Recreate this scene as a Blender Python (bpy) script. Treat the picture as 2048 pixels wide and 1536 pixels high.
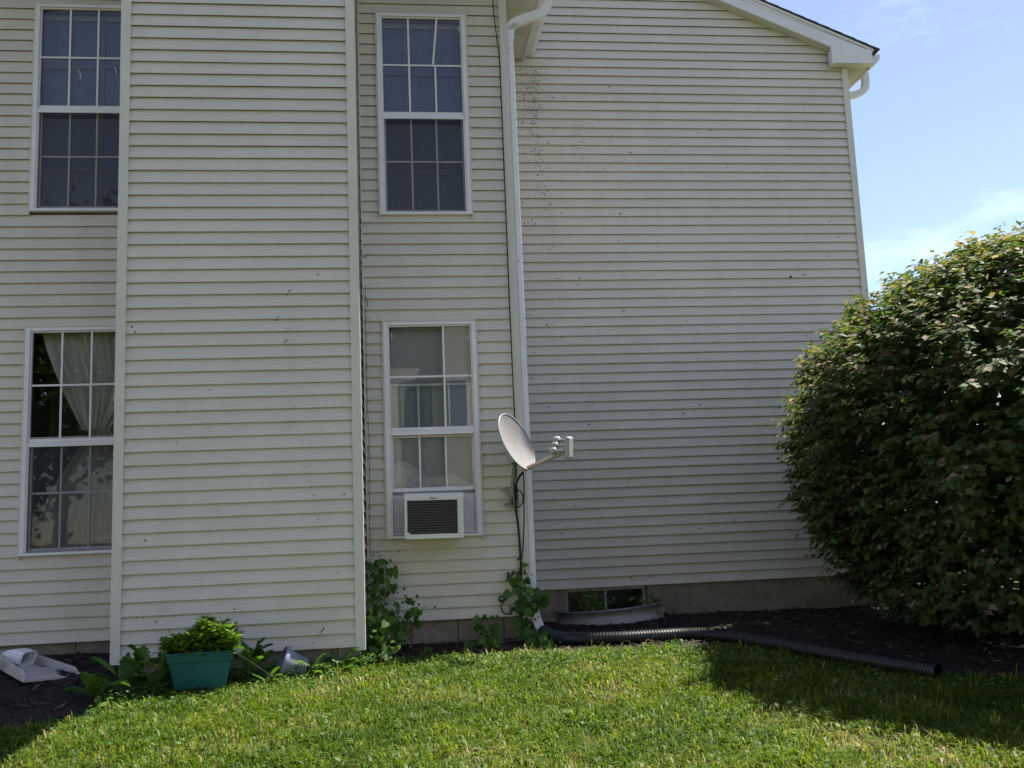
import bpy, bmesh, math, random
import numpy as np
from mathutils import Matrix, Vector

for _o in list(bpy.data.objects):
    bpy.data.objects.remove(_o, do_unlink=True)
SC = bpy.context.scene
COL = SC.collection
R = math.radians

# ------------------------------------------------------------------ camera
cam_d = bpy.data.cameras.new('camera'); cam = bpy.data.objects.new('camera', cam_d); COL.objects.link(cam)
_yaw, _pit, _rol = R(6.8196), R(8.0942), R(-2.3094)
_f = Vector((math.sin(_yaw)*math.cos(_pit), math.cos(_yaw)*math.cos(_pit), math.sin(_pit)))
_r = Vector((math.cos(_yaw), -math.sin(_yaw), 0)); _u = _r.cross(_f)
_r2 = math.cos(_rol)*_r + math.sin(_rol)*_u; _u2 = -math.sin(_rol)*_r + math.cos(_rol)*_u
_m = Matrix((_r2, _u2, -_f)).transposed().to_4x4(); _m.translation = (0, 0, 1.25)
cam.matrix_world = _m
cam_d.sensor_width = 36; cam_d.lens = 1933.7/2048*36; cam_d.clip_start = .05; cam_d.clip_end = 2000
SC.camera = cam

# ------------------------------------------------------------------ sky and sun
SUN_EL = R(57.2); SUN_AZ = math.atan2(0.89, 0.455)      # measured from +Y towards +X
world = bpy.data.worlds.new('World'); SC.world = world; world.use_nodes = True
wn = world.node_tree; wn.nodes.clear()
def N(t, typ, **kw):
    n = t.nodes.new(typ)
    for k, v in kw.items(): setattr(n, k, v)
    return n
_sky = N(wn, 'ShaderNodeTexSky', sky_type='NISHITA'); _sky.sun_disc = False
_sky.sun_elevation = SUN_EL; _sky.sun_rotation = SUN_AZ; _sky.air_density = 1.0; _sky.dust_density = 0.0; _sky.ozone_density = 2.2
_tc = N(wn, 'ShaderNodeTexCoord'); _mp = N(wn, 'ShaderNodeMapping')
_mp.inputs['Location'].default_value = (1.3, .7, 0); _mp.inputs['Rotation'].default_value = (R(20), R(-35), R(25)); _mp.inputs['Scale'].default_value = (1.6, 5.0, 9.0)
_cn = N(wn, 'ShaderNodeTexNoise'); _cn.inputs['Scale'].default_value = 1.5; _cn.inputs['Detail'].default_value = 9; _cn.inputs['Roughness'].default_value = .62
_cr = N(wn, 'ShaderNodeValToRGB'); _cr.color_ramp.elements[0].position = .53; _cr.color_ramp.elements[1].position = .92
_cr.color_ramp.elements[0].color = (.70, .38, .40, 1); _cr.color_ramp.elements[1].color = (3.9, 3.3, 3.0, 1)   # thin even cirrus veil with brighter wisps
_ad = N(wn, 'ShaderNodeMixRGB', blend_type='ADD'); _ad.inputs[0].default_value = 1
_bg = N(wn, 'ShaderNodeBackground'); _bg.inputs['Strength'].default_value = 0.072
_wo = N(wn, 'ShaderNodeOutputWorld')
wn.links.new(_tc.outputs['Generated'], _mp.inputs['Vector']); wn.links.new(_mp.outputs[0], _cn.inputs['Vector'])
wn.links.new(_cn.outputs['Fac'], _cr.inputs[0]); wn.links.new(_sky.outputs[0], _ad.inputs[1]); wn.links.new(_cr.outputs[0], _ad.inputs[2])
wn.links.new(_ad.outputs[0], _bg.inputs[0]); wn.links.new(_bg.outputs[0], _wo.inputs[0])
sun_d = bpy.data.lights.new('sun', 'SUN'); sun = bpy.data.objects.new('sun', sun_d); COL.objects.link(sun)
sun_d.energy = 4.9; sun_d.angle = R(.53); sun_d.color = (1.0, .95, .86)
_sv = Vector((math.sin(SUN_AZ)*math.cos(SUN_EL), math.cos(SUN_AZ)*math.cos(SUN_EL), math.sin(SUN_EL)))
sun.rotation_euler = _sv.to_track_quat('Z', 'Y').to_euler(); sun.location = (20, 10, 40)
SC.view_settings.view_transform = 'Standard'; SC.view_settings.look = 'None'
SC.view_settings.gamma = 1; SC.view_settings.exposure = 1.36; SC.view_settings.use_curve_mapping = False
SC.render.engine = 'CYCLES'
SC.cycles.max_bounces = 6; SC.cycles.diffuse_bounces = 3; SC.cycles.glossy_bounces = 3; SC.cycles.transmission_bounces = 3; SC.cycles.transparent_max_bounces = 10; SC.cycles.caustics_reflective = False; SC.cycles.caustics_refractive = False; SC.cycles.use_denoising = True

# ------------------------------------------------------------------ helpers
class MB:
    def __init__(s): s.v = []; s.f = []
    def box(s, x0, x1, y0, y1, z0, z1, ch=0):
        if x1 < x0: x0, x1 = x1, x0
        if y1 < y0: y0, y1 = y1, y0
        if z1 < z0: z0, z1 = z1, z0
        b = len(s.v)
        if ch <= 0:
            s.v += [(x0,y0,z0),(x1,y0,z0),(x1,y1,z0),(x0,y1,z0),(x0,y0,z1),(x1,y0,z1),(x1,y1,z1),(x0,y1,z1)]
            s.f += [tuple(b+i for i in q) for q in ((0,3,2,1),(4,5,6,7),(0,1,5,4),(1,2,6,5),(2,3,7,6),(3,0,4,7))]
        else:
            bm = bmesh.new(); bmesh.ops.create_cube(bm, size=1)
            for v in bm.verts: v.co = ((x0+x1)/2+v.co.x*(x1-x0), (y0+y1)/2+v.co.y*(y1-y0), (z0+z1)/2+v.co.z*(z1-z0))
            ch = min(ch, .45*min(x1-x0, y1-y0, z1-z0))
            bmesh.ops.bevel(bm, geom=bm.edges[:], offset=ch, segments=2, affect='EDGES', profile=.5)
            s.bm(bm); bm.free()
        return s
    def bm(s, bm):
        b = len(s.v); bm.verts.index_update()
        s.v += [tuple(v.co) for v in bm.verts]; s.f += [tuple(b+v.index for v in f.verts) for f in bm.faces]
        return s
    def poly_prism(s, pts, axis, a0, a1):
        """extrude a closed 2D outline; axis 'x','y','z' gives the extrusion axis, pts are the two other coords in order"""
        b = len(s.v); n = len(pts)
        def mk(p, a): return {'x': (a, p[0], p[1]), 'y': (p[0], a, p[1]), 'z': (p[0], p[1], a)}[axis]
        s.v += [mk(p, a0) for p in pts] + [mk(p, a1) for p in pts]
        s.f += [tuple(b+i for i in range(n)), tuple(b+n+i for i in reversed(range(n)))]
        s.f += [(b+i, b+n+i, b+n+(i+1) % n, b+(i+1) % n) for i in range(n)]
        return s
    def tube(s, path, rad, seg=8, caps=True, ring=None):
        path = [Vector(p) for p in path]; n = len(path); b = len(s.v)
        up = Vector((0, 0, 1)); prev = None
        for i, p in enumerate(path):
            t = (path[min(i+1, n-1)]-path[max(i-1, 0)]).normalized()
            if prev is None:
                a = t.cross(up)
                if a.length < .05: a = t.cross(Vector((1, 0, 0)))
                a.normalize()
            else:
                a = (prev - t*prev.dot(t)); a.normalize()
            prev = a; c = t.cross(a)
            r = rad[i] if isinstance(rad, (list, tuple)) else rad
            for k in range(seg):
                an = 2*math.pi*(k+.5)/seg
                if ring: q = ring(an); k_ = rad[i] if isinstance(rad, (list, tuple)) else 1; s.v.append(tuple(p + a*q[0]*k_ + c*q[1]*k_))
                else: s.v.append(tuple(p + a*(math.cos(an)*r) + c*(math.sin(an)*r)))
        for i in range(n-1):
            for k in range(seg):
                s.f.append((b+i*seg+k, b+i*seg+(k+1) % seg, b+(i+1)*seg+(k+1) % seg, b+(i+1)*seg+k))
        if caps:
            s.f.append(tuple(b+k for k in reversed(range(seg)))); s.f.append(tuple(b+(n-1)*seg+k for k in range(seg)))
        return s
    def lathe(s, prof, seg=24, M=None):
        """prof: list of (r, z) ; M: Matrix placing it"""
        b = len(s.v); M = M or Matrix()
        for r, z in prof:
            for k in range(seg):
                an = 2*math.pi*k/seg
                s.v.append(tuple(M @ Vector((r*math.cos(an), r*math.sin(an), z))))
        for i in range(len(prof)-1):
            for k in range(seg):
                s.f.append((b+i*seg+k, b+i*seg+(k+1) % seg, b+(i+1)*seg+(k+1) % seg, b+(i+1)*seg+k))
        return s
    def xf(s, M, start=0):
        for i in range(start, len(s.v)): s.v[i] = tuple(M @ Vector(s.v[i]))
        return s
    def mesh(s, name, mat, smooth=False):
        me = bpy.data.meshes.new(name); me.from_pydata(s.v, [], s.f); me.update()
        if mat: me.materials.append(mat)
        if smooth: me.polygons.foreach_set('use_smooth', [True]*len(me.polygons))
        return me
    def build(s, name, mat, parent=None, smooth=False):
        return link(name, s.mesh(name, mat, smooth), parent)

def link(name, me, parent=None, M=None):
    o = bpy.data.objects.new(name, me); COL.objects.link(o)
    if M is not None: o.matrix_basis = M
    if parent is not None: par(o, parent)
    return o
def par(o, p):
    o.parent = p
    o.matrix_parent_inverse = Matrix.Translation(-Vector(p.location)) if p.type == 'EMPTY' else Matrix()
def tag(o, label=None, cat=None, group=None, kind=None):
    if label: o['label'] = label
    if cat: o['category'] = cat
    if group: o['group'] = group
    if kind: o['kind'] = kind
    return o
def thing(name, label, cat, loc, group=None):
    o = bpy.data.objects.new(name, None); COL.objects.link(o); o.location = loc; o.empty_display_size = .1
    return tag(o, label, cat, group)
def np_mesh(name, V, F, mat, attrs=None, smooth=False):
    """V (n,3), F (m,3) or (m,4) arrays"""
    me = bpy.data.meshes.new(name); nv, nf, k = len(V), len(F), F.shape[1]
    me.vertices.add(nv); me.vertices.foreach_set('co', np.ascontiguousarray(V, dtype=np.float32).ravel())
    me.loops.add(nf*k); me.loops.foreach_set('vertex_index', np.ascontiguousarray(F, dtype=np.int32).ravel())
    me.polygons.add(nf); me.polygons.foreach_set('loop_start', np.arange(0, nf*k, k, dtype=np.int32))
    me.polygons.foreach_set('loop_total', np.full(nf, k, dtype=np.int32))
    if smooth: me.polygons.foreach_set('use_smooth', np.ones(nf, dtype=bool))
    me.update(calc_edges=True)
    for an, arr in (attrs or {}).items():
        a = me.attributes.new(an, 'FLOAT', 'POINT'); a.data.foreach_set('value', np.ascontiguousarray(arr, dtype=np.float32))
    if mat: me.materials.append(mat)
    return me

# ------------------------------------------------------------------ materials
def new_mat(name):
    m = bpy.data.materials.new(name); m.use_nodes = True; t = m.node_tree; t.nodes.clear()
    out = N(t, 'ShaderNodeOutputMaterial'); p = N(t, 'ShaderNodeBsdfPrincipled'); t.links.new(p.outputs[0], out.inputs[0])
    return m, t, p, out
def ramp(t, fac, stops):
    r = N(t, 'ShaderNodeValToRGB'); e = r.color_ramp.elements
    while len(e) < len(stops): e.new(.5)
    for q, (pos, c) in zip(e, stops): q.position = pos; q.color = (*c, 1)
    t.links.new(fac, r.inputs[0]); return r.outputs[0]
def noise(t, scale, detail=4, rough=.55, vec=None, dist=0):
    n = N(t, 'ShaderNodeTexNoise'); n.inputs['Scale'].default_value = scale; n.inputs['Detail'].default_value = detail
    n.inputs['Roughness'].default_value = rough; n.inputs['Distortion'].default_value = dist
    if vec is None: g = N(t, 'ShaderNodeNewGeometry'); vec = g.outputs['Position']
    t.links.new(vec, n.inputs['Vector']); return n.outputs['Fac']
def stretched(t, sc):
    g = N(t, 'ShaderNodeNewGeometry'); m = N(t, 'ShaderNodeMapping'); m.inputs['Scale'].default_value = sc
    t.links.new(g.outputs['Position'], m.inputs['Vector']); return m.outputs[0]
def bump(t, p, h, strength, dist):
    b = N(t, 'ShaderNodeBump'); b.inputs['Strength'].default_value = strength; b.inputs['Distance'].default_value = dist
    t.links.new(h, b.inputs['Height']); t.links.new(b.outputs[0], p.inputs['Normal']); return b
def mul(t, a, b, fac=1.0, mode='MULTIPLY'):
    m = N(t, 'ShaderNodeMixRGB', blend_type=mode); m.inputs[0].default_value = fac
    t.links.new(a, m.inputs[1]); t.links.new(b, m.inputs[2]); return m.outputs[0]
def plain(name, col, rough=.5, var=.12, vscale=6, metal=0, bmp=0, bscale=60, spec=.5):
    m, t, p, _ = new_mat(name)
    n = noise(t, vscale, 5, .6)
    lo = tuple(c*(1-var) for c in col); hi = tuple(min(1, c*(1+var)) for c in col)
    t.links.new(ramp(t, n, [(.3, lo), (.7, hi)]), p.inputs['Base Color'])
    p.inputs['Roughness'].default_value = rough; p.inputs['Metallic'].default_value = metal; p.inputs['Specular IOR Level'].default_value = spec
    if bmp: bump(t, p, noise(t, bscale, 4), bmp, .004)
    return m
def mat_siding():
    m, t, p, _ = new_mat('vinyl_siding')
    base = ramp(t, noise(t, 1.1, 5, .6), [(.3, (.712, .660, .562)), (.7, (.760, .708, .610))])
    oi = N(t, 'ShaderNodeObjectInfo'); rv = ramp(t, oi.outputs['Random'], [(0, (.955, .955, .95)), (1, (1, 1, 1))])
    c = mul(t, base, rv)
    streak = ramp(t, noise(t, 1, 4, .6, stretched(t, (5, 5, .5))), [(.30, (.95, .95, .935)), (.55, (1, 1, 1))])
    c = mul(t, c, streak)
    # lawn's green bounce light painted in as a patchy cast on the low courses
    g = N(t, 'ShaderNodeNewGeometry'); sx = N(t, 'ShaderNodeSeparateXYZ'); t.links.new(g.outputs['Position'], sx.inputs[0])
    lowf = N(t, 'ShaderNodeMapRange'); lowf.inputs[1].default_value = 2.6; lowf.inputs[2].default_value = .4; lowf.inputs[3].default_value = 0; lowf.inputs[4].default_value = .75
    t.links.new(sx.outputs['Z'], lowf.inputs[0])
    mm = N(t, 'ShaderNodeMath', operation='MULTIPLY'); t.links.new(lowf.outputs[0], mm.inputs[0])
    t.links.new(ramp(t, noise(t, 2.1, 5, .65), [(.35, (0, 0, 0)), (.75, (1, 1, 1))]), mm.inputs[1])
    al = N(t, 'ShaderNodeMixRGB', blend_type='MULTIPLY'); al.inputs[2].default_value = (.88, .87, .74, 1)
    t.links.new(mm.outputs[0], al.inputs[0]); t.links.new(c, al.inputs[1])
    specks = ramp(t, noise(t, 55, 2, .5), [(.17, (.45, .44, .40)), (.22, (1, 1, 1))])
    c = mul(t, al.outputs[0], specks)
    t.links.new(c, p.inputs['Base Color'])
    p.inputs['Roughness'].default_value = .48; p.inputs['Specular IOR Level'].default_value = .35
    gr = noise(t, 1, 6, .62, stretched(t, (6, 6, 95)), .9)
    gr2 = ramp(t, gr, [(.36, (0, 0, 0)), (.62, (1, 1, 1))])
    bump(t, p, gr2, .75, .0030)
    return m
def mat_leaf(name, stops, trans=.35, rough=.45, attr='rnd', objrand=False, vein=0):
    m, t, p, out = new_mat(name)
    if objrand: f = N(t, 'ShaderNodeObjectInfo').outputs['Random']
    else: a = N(t, 'ShaderNodeAttribute'); a.attribute_name = attr; f = a.outputs['Fac']
    c = ramp(t, f, stops)
    c = mul(t, c, ramp(t, noise(t, 35, 3), [(.3, (.8, .8, .8)), (.7, (1.1, 1.1, 1.05))]))
    t.links.new(c, p.inputs['Base Color']); p.inputs['Roughness'].default_value = rough; p.inputs['Specular IOR Level'].default_value = .22
    tr = N(t, 'ShaderNodeBsdfTranslucent'); mx = N(t, 'ShaderNodeMixShader'); mx.inputs[0].default_value = trans
    tc = mul(t, c, ramp(t, f, [(0, (1.25, 1.35, .55)), (1, (1.25, 1.35, .55))]))
    t.links.new(tc, tr.inputs[0]); t.links.new(p.outputs[0], mx.inputs[1]); t.links.new(tr.outputs[0], mx.inputs[2]); t.links.new(mx.outputs[0], out.inputs[0])
    return m
def mat_glass():
    m, t, p, out = new_mat('window_glass'); t.nodes.remove(p)
    fr = N(t, 'ShaderNodeFresnel'); fr.inputs[0].default_value = 1.52
    k = N(t, 'ShaderNodeMath', operation='MULTIPLY', use_clamp=True); k.inputs[1].default_value = 1.8; t.links.new(fr.outputs[0], k.inputs[0])
    tr = N(t, 'ShaderNodeBsdfTransparent'); tr.inputs[0].default_value = (.93, .96, .95, 1)
    gl = N(t, 'ShaderNodeBsdfGlossy'); gl.inputs['Roughness'].default_value = .012; gl.inputs[0].default_value = (1, 1, 1, 1)
    b = N(t, 'ShaderNodeBump'); b.inputs['Strength'].default_value = .03; b.inputs['Distance'].default_value = .01
    t.links.new(noise(t, 2.2, 2, .5), b.inputs['Height']); t.links.new(b.outputs[0], gl.inputs['Normal'])
    mx = N(t, 'ShaderNodeMixShader'); t.links.new(k.outputs[0], mx.inputs[0]); t.links.new(tr.outputs[0], mx.inputs[1]); t.links.new(gl.outputs[0], mx.inputs[2])
    t.links.new(mx.outputs[0], out.inputs[0]); return m
def mat_screen():
    m, t, p, out = new_mat('insect_screen')
    p.inputs['Base Color'].default_value = (.055, .055, .062, 1); p.inputs['Roughness'].default_value = .7
    tr = N(t, 'ShaderNodeBsdfTransparent'); mx = N(t, 'ShaderNodeMixShader')
    f = ramp(t, noise(t, 1, 3, .6, stretched(t, (90, 90, 30))), [(.3, (.34, .34, .34)), (.7, (.47, .47, .47))])
    t.links.new(f, mx.inputs[0]); t.links.new(tr.outputs[0], mx.inputs[1]); t.links.new(p.outputs[0], mx.inputs[2]); t.links.new(mx.outputs[0], out.inputs[0])
    return m
def mat_concrete(name, lo, hi):
    m, t, p, _ = new_mat(name)
    c = ramp(t, noise(t, 2.3, 8, .65), [(.28, lo), (.72, hi)])
    c = mul(t, c, ramp(t, noise(t, 14, 6, .7), [(.32, (.72, .70, .66)), (.55, (1, 1, 1))]))
    t.links.new(c, p.inputs['Base Color']); p.inputs['Roughness'].default_value = .92; p.inputs['Specular IOR Level'].default_value = .2
    bump(t, p, noise(t, 60, 8, .7), .5, .006); return m
def mat_lawn():
    m, t, p, _ = new_mat('lawn_soil')
    c = ramp(t, noise(t, 9, 8, .7), [(.3, (.040, .050, .016)), (.5, (.075, .080, .028)), (.72, (.14, .115, .06))])
    c = mul(t, c, ramp(t, noise(t, .35, 5, .6), [(.3, (.8, .9, .75)), (.7, (1.1, 1.1, 1.0))]))
    t.links.new(c, p.inputs['Base Color']); p.inputs['Roughness'].default_value = .95; p.inputs['Specular IOR Level'].default_value = .1
    bump(t, p, noise(t, 45, 6, .7), .8, .02); return m
def mat_mulch(name, gain=1.0):
    m, t, p, _ = new_mat(name)
    a = N(t, 'ShaderNodeAttribute'); a.attribute_name = 'rnd'
    g = gain
    c = ramp(t, a.outputs['Fac'], [(0, (.014*g, .012*g, .010*g)), (.55, (.030*g, .025*g, .020*g)), (.85, (.062*g, .048*g, .036*g)), (.96, (.13, .095, .065)), (1, (.24, .18, .12))])
    c = mul(t, c, ramp(t, noise(t, 60, 4), [(.3, (.6, .6, .6)), (.7, (1.2, 1.2, 1.2))]))
    t.links.new(c, p.inputs['Base Color']); p.inputs['Roughness'].default_value = .85; p.inputs['Specular IOR Level'].default_value = .25
    bump(t, p, noise(t, 1, 5, .6, stretched(t, (160, 40, 90))), .5, .003); return m
def mat_dish():
    m, t, p, _ = new_mat('dish_paint')
    base = ramp(t, noise(t, 6, 6, .6), [(.3, (.20, .192, .19)), (.7, (.245, .236, .233))])
    v = N(t, 'ShaderNodeTexVoronoi'); v.inputs['Scale'].default_value = 48
    g = N(t, 'ShaderNodeNewGeometry'); t.links.new(g.outputs['Position'], v.inputs['Vector'])
    sp = ramp(t, v.outputs['Distance'], [(.17, (0, 0, 0)), (.27, (1, 1, 1))])
    w = N(t, 'ShaderNodeSeparateXYZ'); t.links.new(v.outputs['Color'], w.inputs[0])
    sel = ramp(t, w.outputs['X'], [(.42, (0, 0, 0)), (.43, (1, 1, 1))])     # which cells stay clean
    sp2 = mul(t, sp, sel, 1, 'LIGHTEN')
    sz = N(t, 'ShaderNodeSeparateXYZ'); t.links.new(g.outputs['Position'], sz.inputs[0])
    up = N(t, 'ShaderNodeMapRange'); up.inputs[1].default_value = 1.86; up.inputs[2].default_value = 2.0; t.links.new(sz.outputs['Z'], up.inputs[0])
    sp3 = mul(t, sp2, up.outputs[0], 1, 'LIGHTEN')
    c = mul(t, base, ramp(t, sp3, [(0, (.16, .12, .09)), (1, (1, 1, 1))]))
    t.links.new(c, p.inputs['Base Color']); p.inputs['Roughness'].default_value = .7; p.inputs['Specular IOR Level'].default_value = .2; return m

M = {}
M['siding'] = mat_siding()
M['trim'] = plain('cream_trim', (.675, .628, .535), .5, .06, 3)
M['white'] = plain('white_vinyl', (.82, .79, .79), .38, .05, 4)
M['alu'] = plain('white_aluminium', (.81, .785, .79), .35, .06, 5)
M['soffit'] = plain('cream_soffit', (.62, .59, .50), .55, .06, 5)
M['fascia'] = plain('fascia_white', (.77, .74, .735), .45, .05, 2)
M['shingle'] = plain('dark_shingle', (.055, .052, .050), .95, .35, 30, bmp=.6)
M['conc'] = mat_concrete('poured_concrete', (.215, .175, .125), (.345, .290, .215))
M['cmu'] = mat_concrete('parged_block', (.215, .18, .135), (.325, .28, .215))
M['mortar'] = mat_concrete('mortar', (.13, .12, .10), (.19, .175, .15))
M['glass'] = mat_glass(); M['screen'] = mat_screen()
M['room'] = plain('room_wall', (.20, .20, .20), .9, .1)
M['shade'] = plain('roller_shade', (.12, .16, .25), .85, .12)  # bluish so the colour stands in for sky mirrored in the panes
M['curtain'] = plain('curtain_cloth', (.64, .62, .60), .9, .08, 12)
M['drape'] = plain('window_cloth', (.70, .69, .70), .9, .1, 12)
M['blind'] = plain('blind_slats', (.47, .49, .51), .6, .08, 10)
M['sheath'] = plain('wall_sheathing', (.10, .095, .08), .9, .1)
M['lawn'] = mat_lawn(); M['mulch'] = mat_mulch('black_mulch'); M['mulchbase'] = mat_mulch('mulch_ground', .9)
M['pipe'] = plain('black_drain_plastic', (.006, .006, .0065), .40, .3, 25)
M['galv'] = plain('galvanised_steel', (.36, .34, .31), .5, .25, 9, metal=.35)
M['galv_dark'] = plain('steel_rim', (.22, .25, .28), .35, .2, 14, metal=.5)
M['teal'] = plain('teal_plastic', (.006, .100, .092), .48, .32, 3.5, bmp=.15)
M['soil'] = plain('potting_soil', (.03, .022, .016), .95, .3, 40, bmp=.8)
M['pot'] = plain('grey_pot_plastic', (.21, .22, .29), .5, .12, 8)
M['splash'] = plain('beige_plastic', (.46, .43, .40), .6, .12, 9)
M['ac'] = plain('ac_case_white', (.68, .69, .66), .42, .06, 6)
M['ac_dark'] = plain('ac_coil_dark', (.022, .022, .022), .6, .3, 40)
M['ac_louver'] = plain('ac_louver', (.10, .10, .09), .5, .15, 20)
M['pleat'] = plain('accordion_vinyl', (.80, .79, .79), .5, .06, 8)
M['logo'] = plain('logo_black', (.01, .01, .012), .5, .05)
M['dish'] = mat_dish()
M['dish_back'] = plain('dish_grey_metal', (.28, .29, .28), .45, .15, 10, metal=.3)
M['arm'] = plain('arm_tan_paint', (.40, .345, .25), .5, .1, 12)
M['lnb'] = plain('lnb_plastic', (.36, .35, .33), .45, .07, 14)
M['cable'] = plain('black_cable', (.010, .010, .010), .5, .2, 20)
M['bark'] = plain('grey_brown_bark', (.085, .07, .055), .95, .3, 22, bmp=.8)
M['twig'] = plain('dry_twig', (.05, .035, .028), .9, .3, 22)
M['speck'] = plain('mildew_black', (.018, .017, .016), .9, .3, 30)
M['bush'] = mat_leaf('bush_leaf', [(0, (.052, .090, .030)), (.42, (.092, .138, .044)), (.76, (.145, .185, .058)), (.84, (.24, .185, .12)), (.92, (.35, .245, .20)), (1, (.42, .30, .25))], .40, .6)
M['bushobj'] = mat_leaf('bush_leaf_single', [(0, (.052, .092, .030)), (.5, (.095, .142, .044)), (.76, (.145, .185, .058)), (.86, (.24, .19, .12)), (1, (.38, .27, .22))], .40, .6, objrand=True)
M['grass'] = mat_leaf('grass_blade', [(0, (.040, .085, .010)), (.40, (.090, .150, .010)), (.70, (.170, .225, .012)), (.86, (.235, .225, .06)), (1, (.32, .255, .13))], .42, .5)
M['vine'] = mat_leaf('vine_leaf', [(0, (.045, .115, .022)), (.6, (.090, .185, .030)), (1, (.16, .27, .042))], .42, .45, objrand=True)
M['weed'] = mat_leaf('weed_leaf', [(0, (.040, .105, .022)), (.6, (.070, .155, .030)), (1, (.115, .20, .04))], .35, .5)
M['weedobj'] = mat_leaf('weed_leaf_single', [(0, (.055, .13, .028)), (.6, (.090, .185, .036)), (1, (.135, .23, .048))], .35, .5, objrand=True)
M['annual'] = mat_leaf('planter_leaf', [(0, (.065, .15, .018)), (.5, (.12, .225, .02)), (.9, (.18, .28, .03)), (1, (.34, .33, .04))], .4, .5)
M['tree'] = mat_leaf('tree_leaf', [(0, (.03, .06, .015)), (.6, (.05, .095, .02)), (1, (.08, .13, .03))], .3, .5)
M['stem'] = plain('green_stem', (.07, .10, .03), .6, .15, 15)

# ------------------------------------------------------------------ ground
c = 0.1016
A_Y, B_Y, C_Y = 7.602, 8.558, 9.990
EDGE = [(-9, 5.7), (-3.5, 5.8), (-2.5, 6.0), (-2.03, 6.35), (-1.75, 7.0), (-1.15, 7.28), (-.5, 7.52), (.16, 7.76), (1.14, 7.78), (1.9, 7.62), (2.55, 7.62), (2.8, 7.25), (3.05, 6.65), (3.4, 6.1), (4.2, 5.7), (7, 5.3), (12, 5.2)]
_ex = np.array([e[0] for e in EDGE]); _ey = np.array([e[1] for e in EDGE])
def edge_y(x): return np.interp(x, _ex, _ey)
def sstep(a, b, x):
    t = np.clip((x-a)/(b-a), 0, 1); return t*t*(3-2*t)
def gz(x, y):
    x = np.asarray(x, float); y = np.asarray(y, float)
    h = .195 - .046*np.clip(7.7-y, 0, 8) + .012*np.sin(1.7*x+.6*y)*np.sin(1.3*y-.4*x)
    h = h + .09*sstep(-1.7, -2.5, x)*sstep(6.6, 8.3, y)*sstep(14, 11, y)
    far = sstep(12, 40, np.hypot(x, y-6)); return h*(1-far) + far*.05
def grid_mesh(xs, ys, zf, mat, name):
    X, Yg = np.meshgrid(xs, ys); Z = zf(X, Yg); nx, ny = len(xs), len(ys)
    V = np.stack([X, Yg, Z], -1).reshape(-1, 3)
    i = np.arange(nx-1)[None, :] + nx*np.arange(ny-1)[:, None]; i = i.ravel()
    F = np.stack([i, i+1, i+1+nx, i+nx], -1)
    return np_mesh(name, V, F, mat, {'rnd': np.random.default_rng(3).random(len(V))*.5}, True)
def spread(a, b, lo, hi, step):
    mid = np.arange(a, b+1e-6, step); out = []; d = step
    x = b; right = []
    while x < hi: d *= 1.35; x = min(hi, x+d); right.append(x)
    d = step; x = a; left = []
    while x > lo: d *= 1.35; x = max(lo, x-d); left.append(x)
    return np.array(left[::-1] + list(mid) + right)
lawn = link('lawn', grid_mesh(spread(-8, 9, -600, 600, .12), spread(-4, 11, -600, 600, .12), gz, M['lawn'], 'lawn')); tag(lawn, kind='structure')
def mulch_h(x, y):
    e = edge_y(x); return gz(x, y) + .004 + .022*sstep(0, .18, y-e) + .008*np.sin(9*x+2*np.sin(5*y))*np.sin(8*y)*sstep(.05, .3, y-e)
def build_mulch():
    xs = np.arange(-8.4, 7.61, .08); rows = []
    ts = np.linspace(0, 1, 56)
    X = np.repeat(xs[None, :], len(ts), 0); e = edge_y(xs) + .03*np.sin(7*xs)+.02*np.sin(17*xs+1)
    Yg = e[None, :] + ts[:, None]*(10.6-e[None, :])
    Z = mulch_h(X, Yg); Z[0] -= .02
    V = np.stack([X, Yg, Z], -1).reshape(-1, 3); nx = len(xs)
    i = (np.arange(nx-1)[None, :] + nx*np.arange(len(ts)-1)[:, None]).ravel()
    o = link('mulch_bed', np_mesh('mulch_bed', V, np.stack([i, i+1, i+1+nx, i+nx], -1), M['mulchbase'], {'rnd': np.random.default_rng(5).random(len(V))*.6}, True))
    tag(o, kind='structure')
build_mulch()

# ------------------------------------------------------------------ the house
house = thing('townhouse', 'cream vinyl sided townhouse with stepped walls and white windows', 'house', (1.0, 9.0, .2))
rng = random.Random(7)

class Frame:      # a wall plane: origin point, direction along the wall, outward normal
    def __init__(s, o, u, n): s.o, s.u, s.n = Vector(o), Vector(u), Vector(n)
    def p(s, a, d, z): q = s.o + s.u*a + s.n*d; return (q.x, q.y, z)
def course_mb(fr, a0, a1, zb, mb=None, a1top=None, a0top=None, hc=c):
    mb = mb or MB(); b = len(mb.v)
    a1t = a1 if a1top is None else a1top; a0t = a0 if a0top is None else a0top
    n = max(1, int((a1-a0)/.35)); ph = rng.random()*6; jz = rng.uniform(-.0011, .0011); w = rng.uniform(.4, .9)*.0012
    for i in range(n+1):
        f = i/n; a = a0+(a1-a0)*f; at = a0t+(a1t-a0t)*f
        d = w*math.sin(ph+2.1*a) if n > 1 else 0; dz = jz + .0008*math.sin(ph*2+1.3*a)
        zt = zb+hc
        mb.v += [fr.p(at, -.0205, zt+.004), fr.p(a+(at-a)*.04, d, zb+dz+.005), fr.p(a, d-.0012, zb+dz), fr.p(a, d-.0030, zb+dz+.0005), fr.p(a, d-.0045, zb+dz+.014), fr.p(a, -.0225, zb+dz+.015)]
    for i in range(n):
        q = b+i*6
        for k in range(5): mb.f.append((q+k, q+k+1, q+6+k+1, q+6+k))
    mb.f.append(tuple(b+k for k in range(6))); mb.f.append(tuple(b+n*6+k for k in reversed(range(6))))
    return mb
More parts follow.
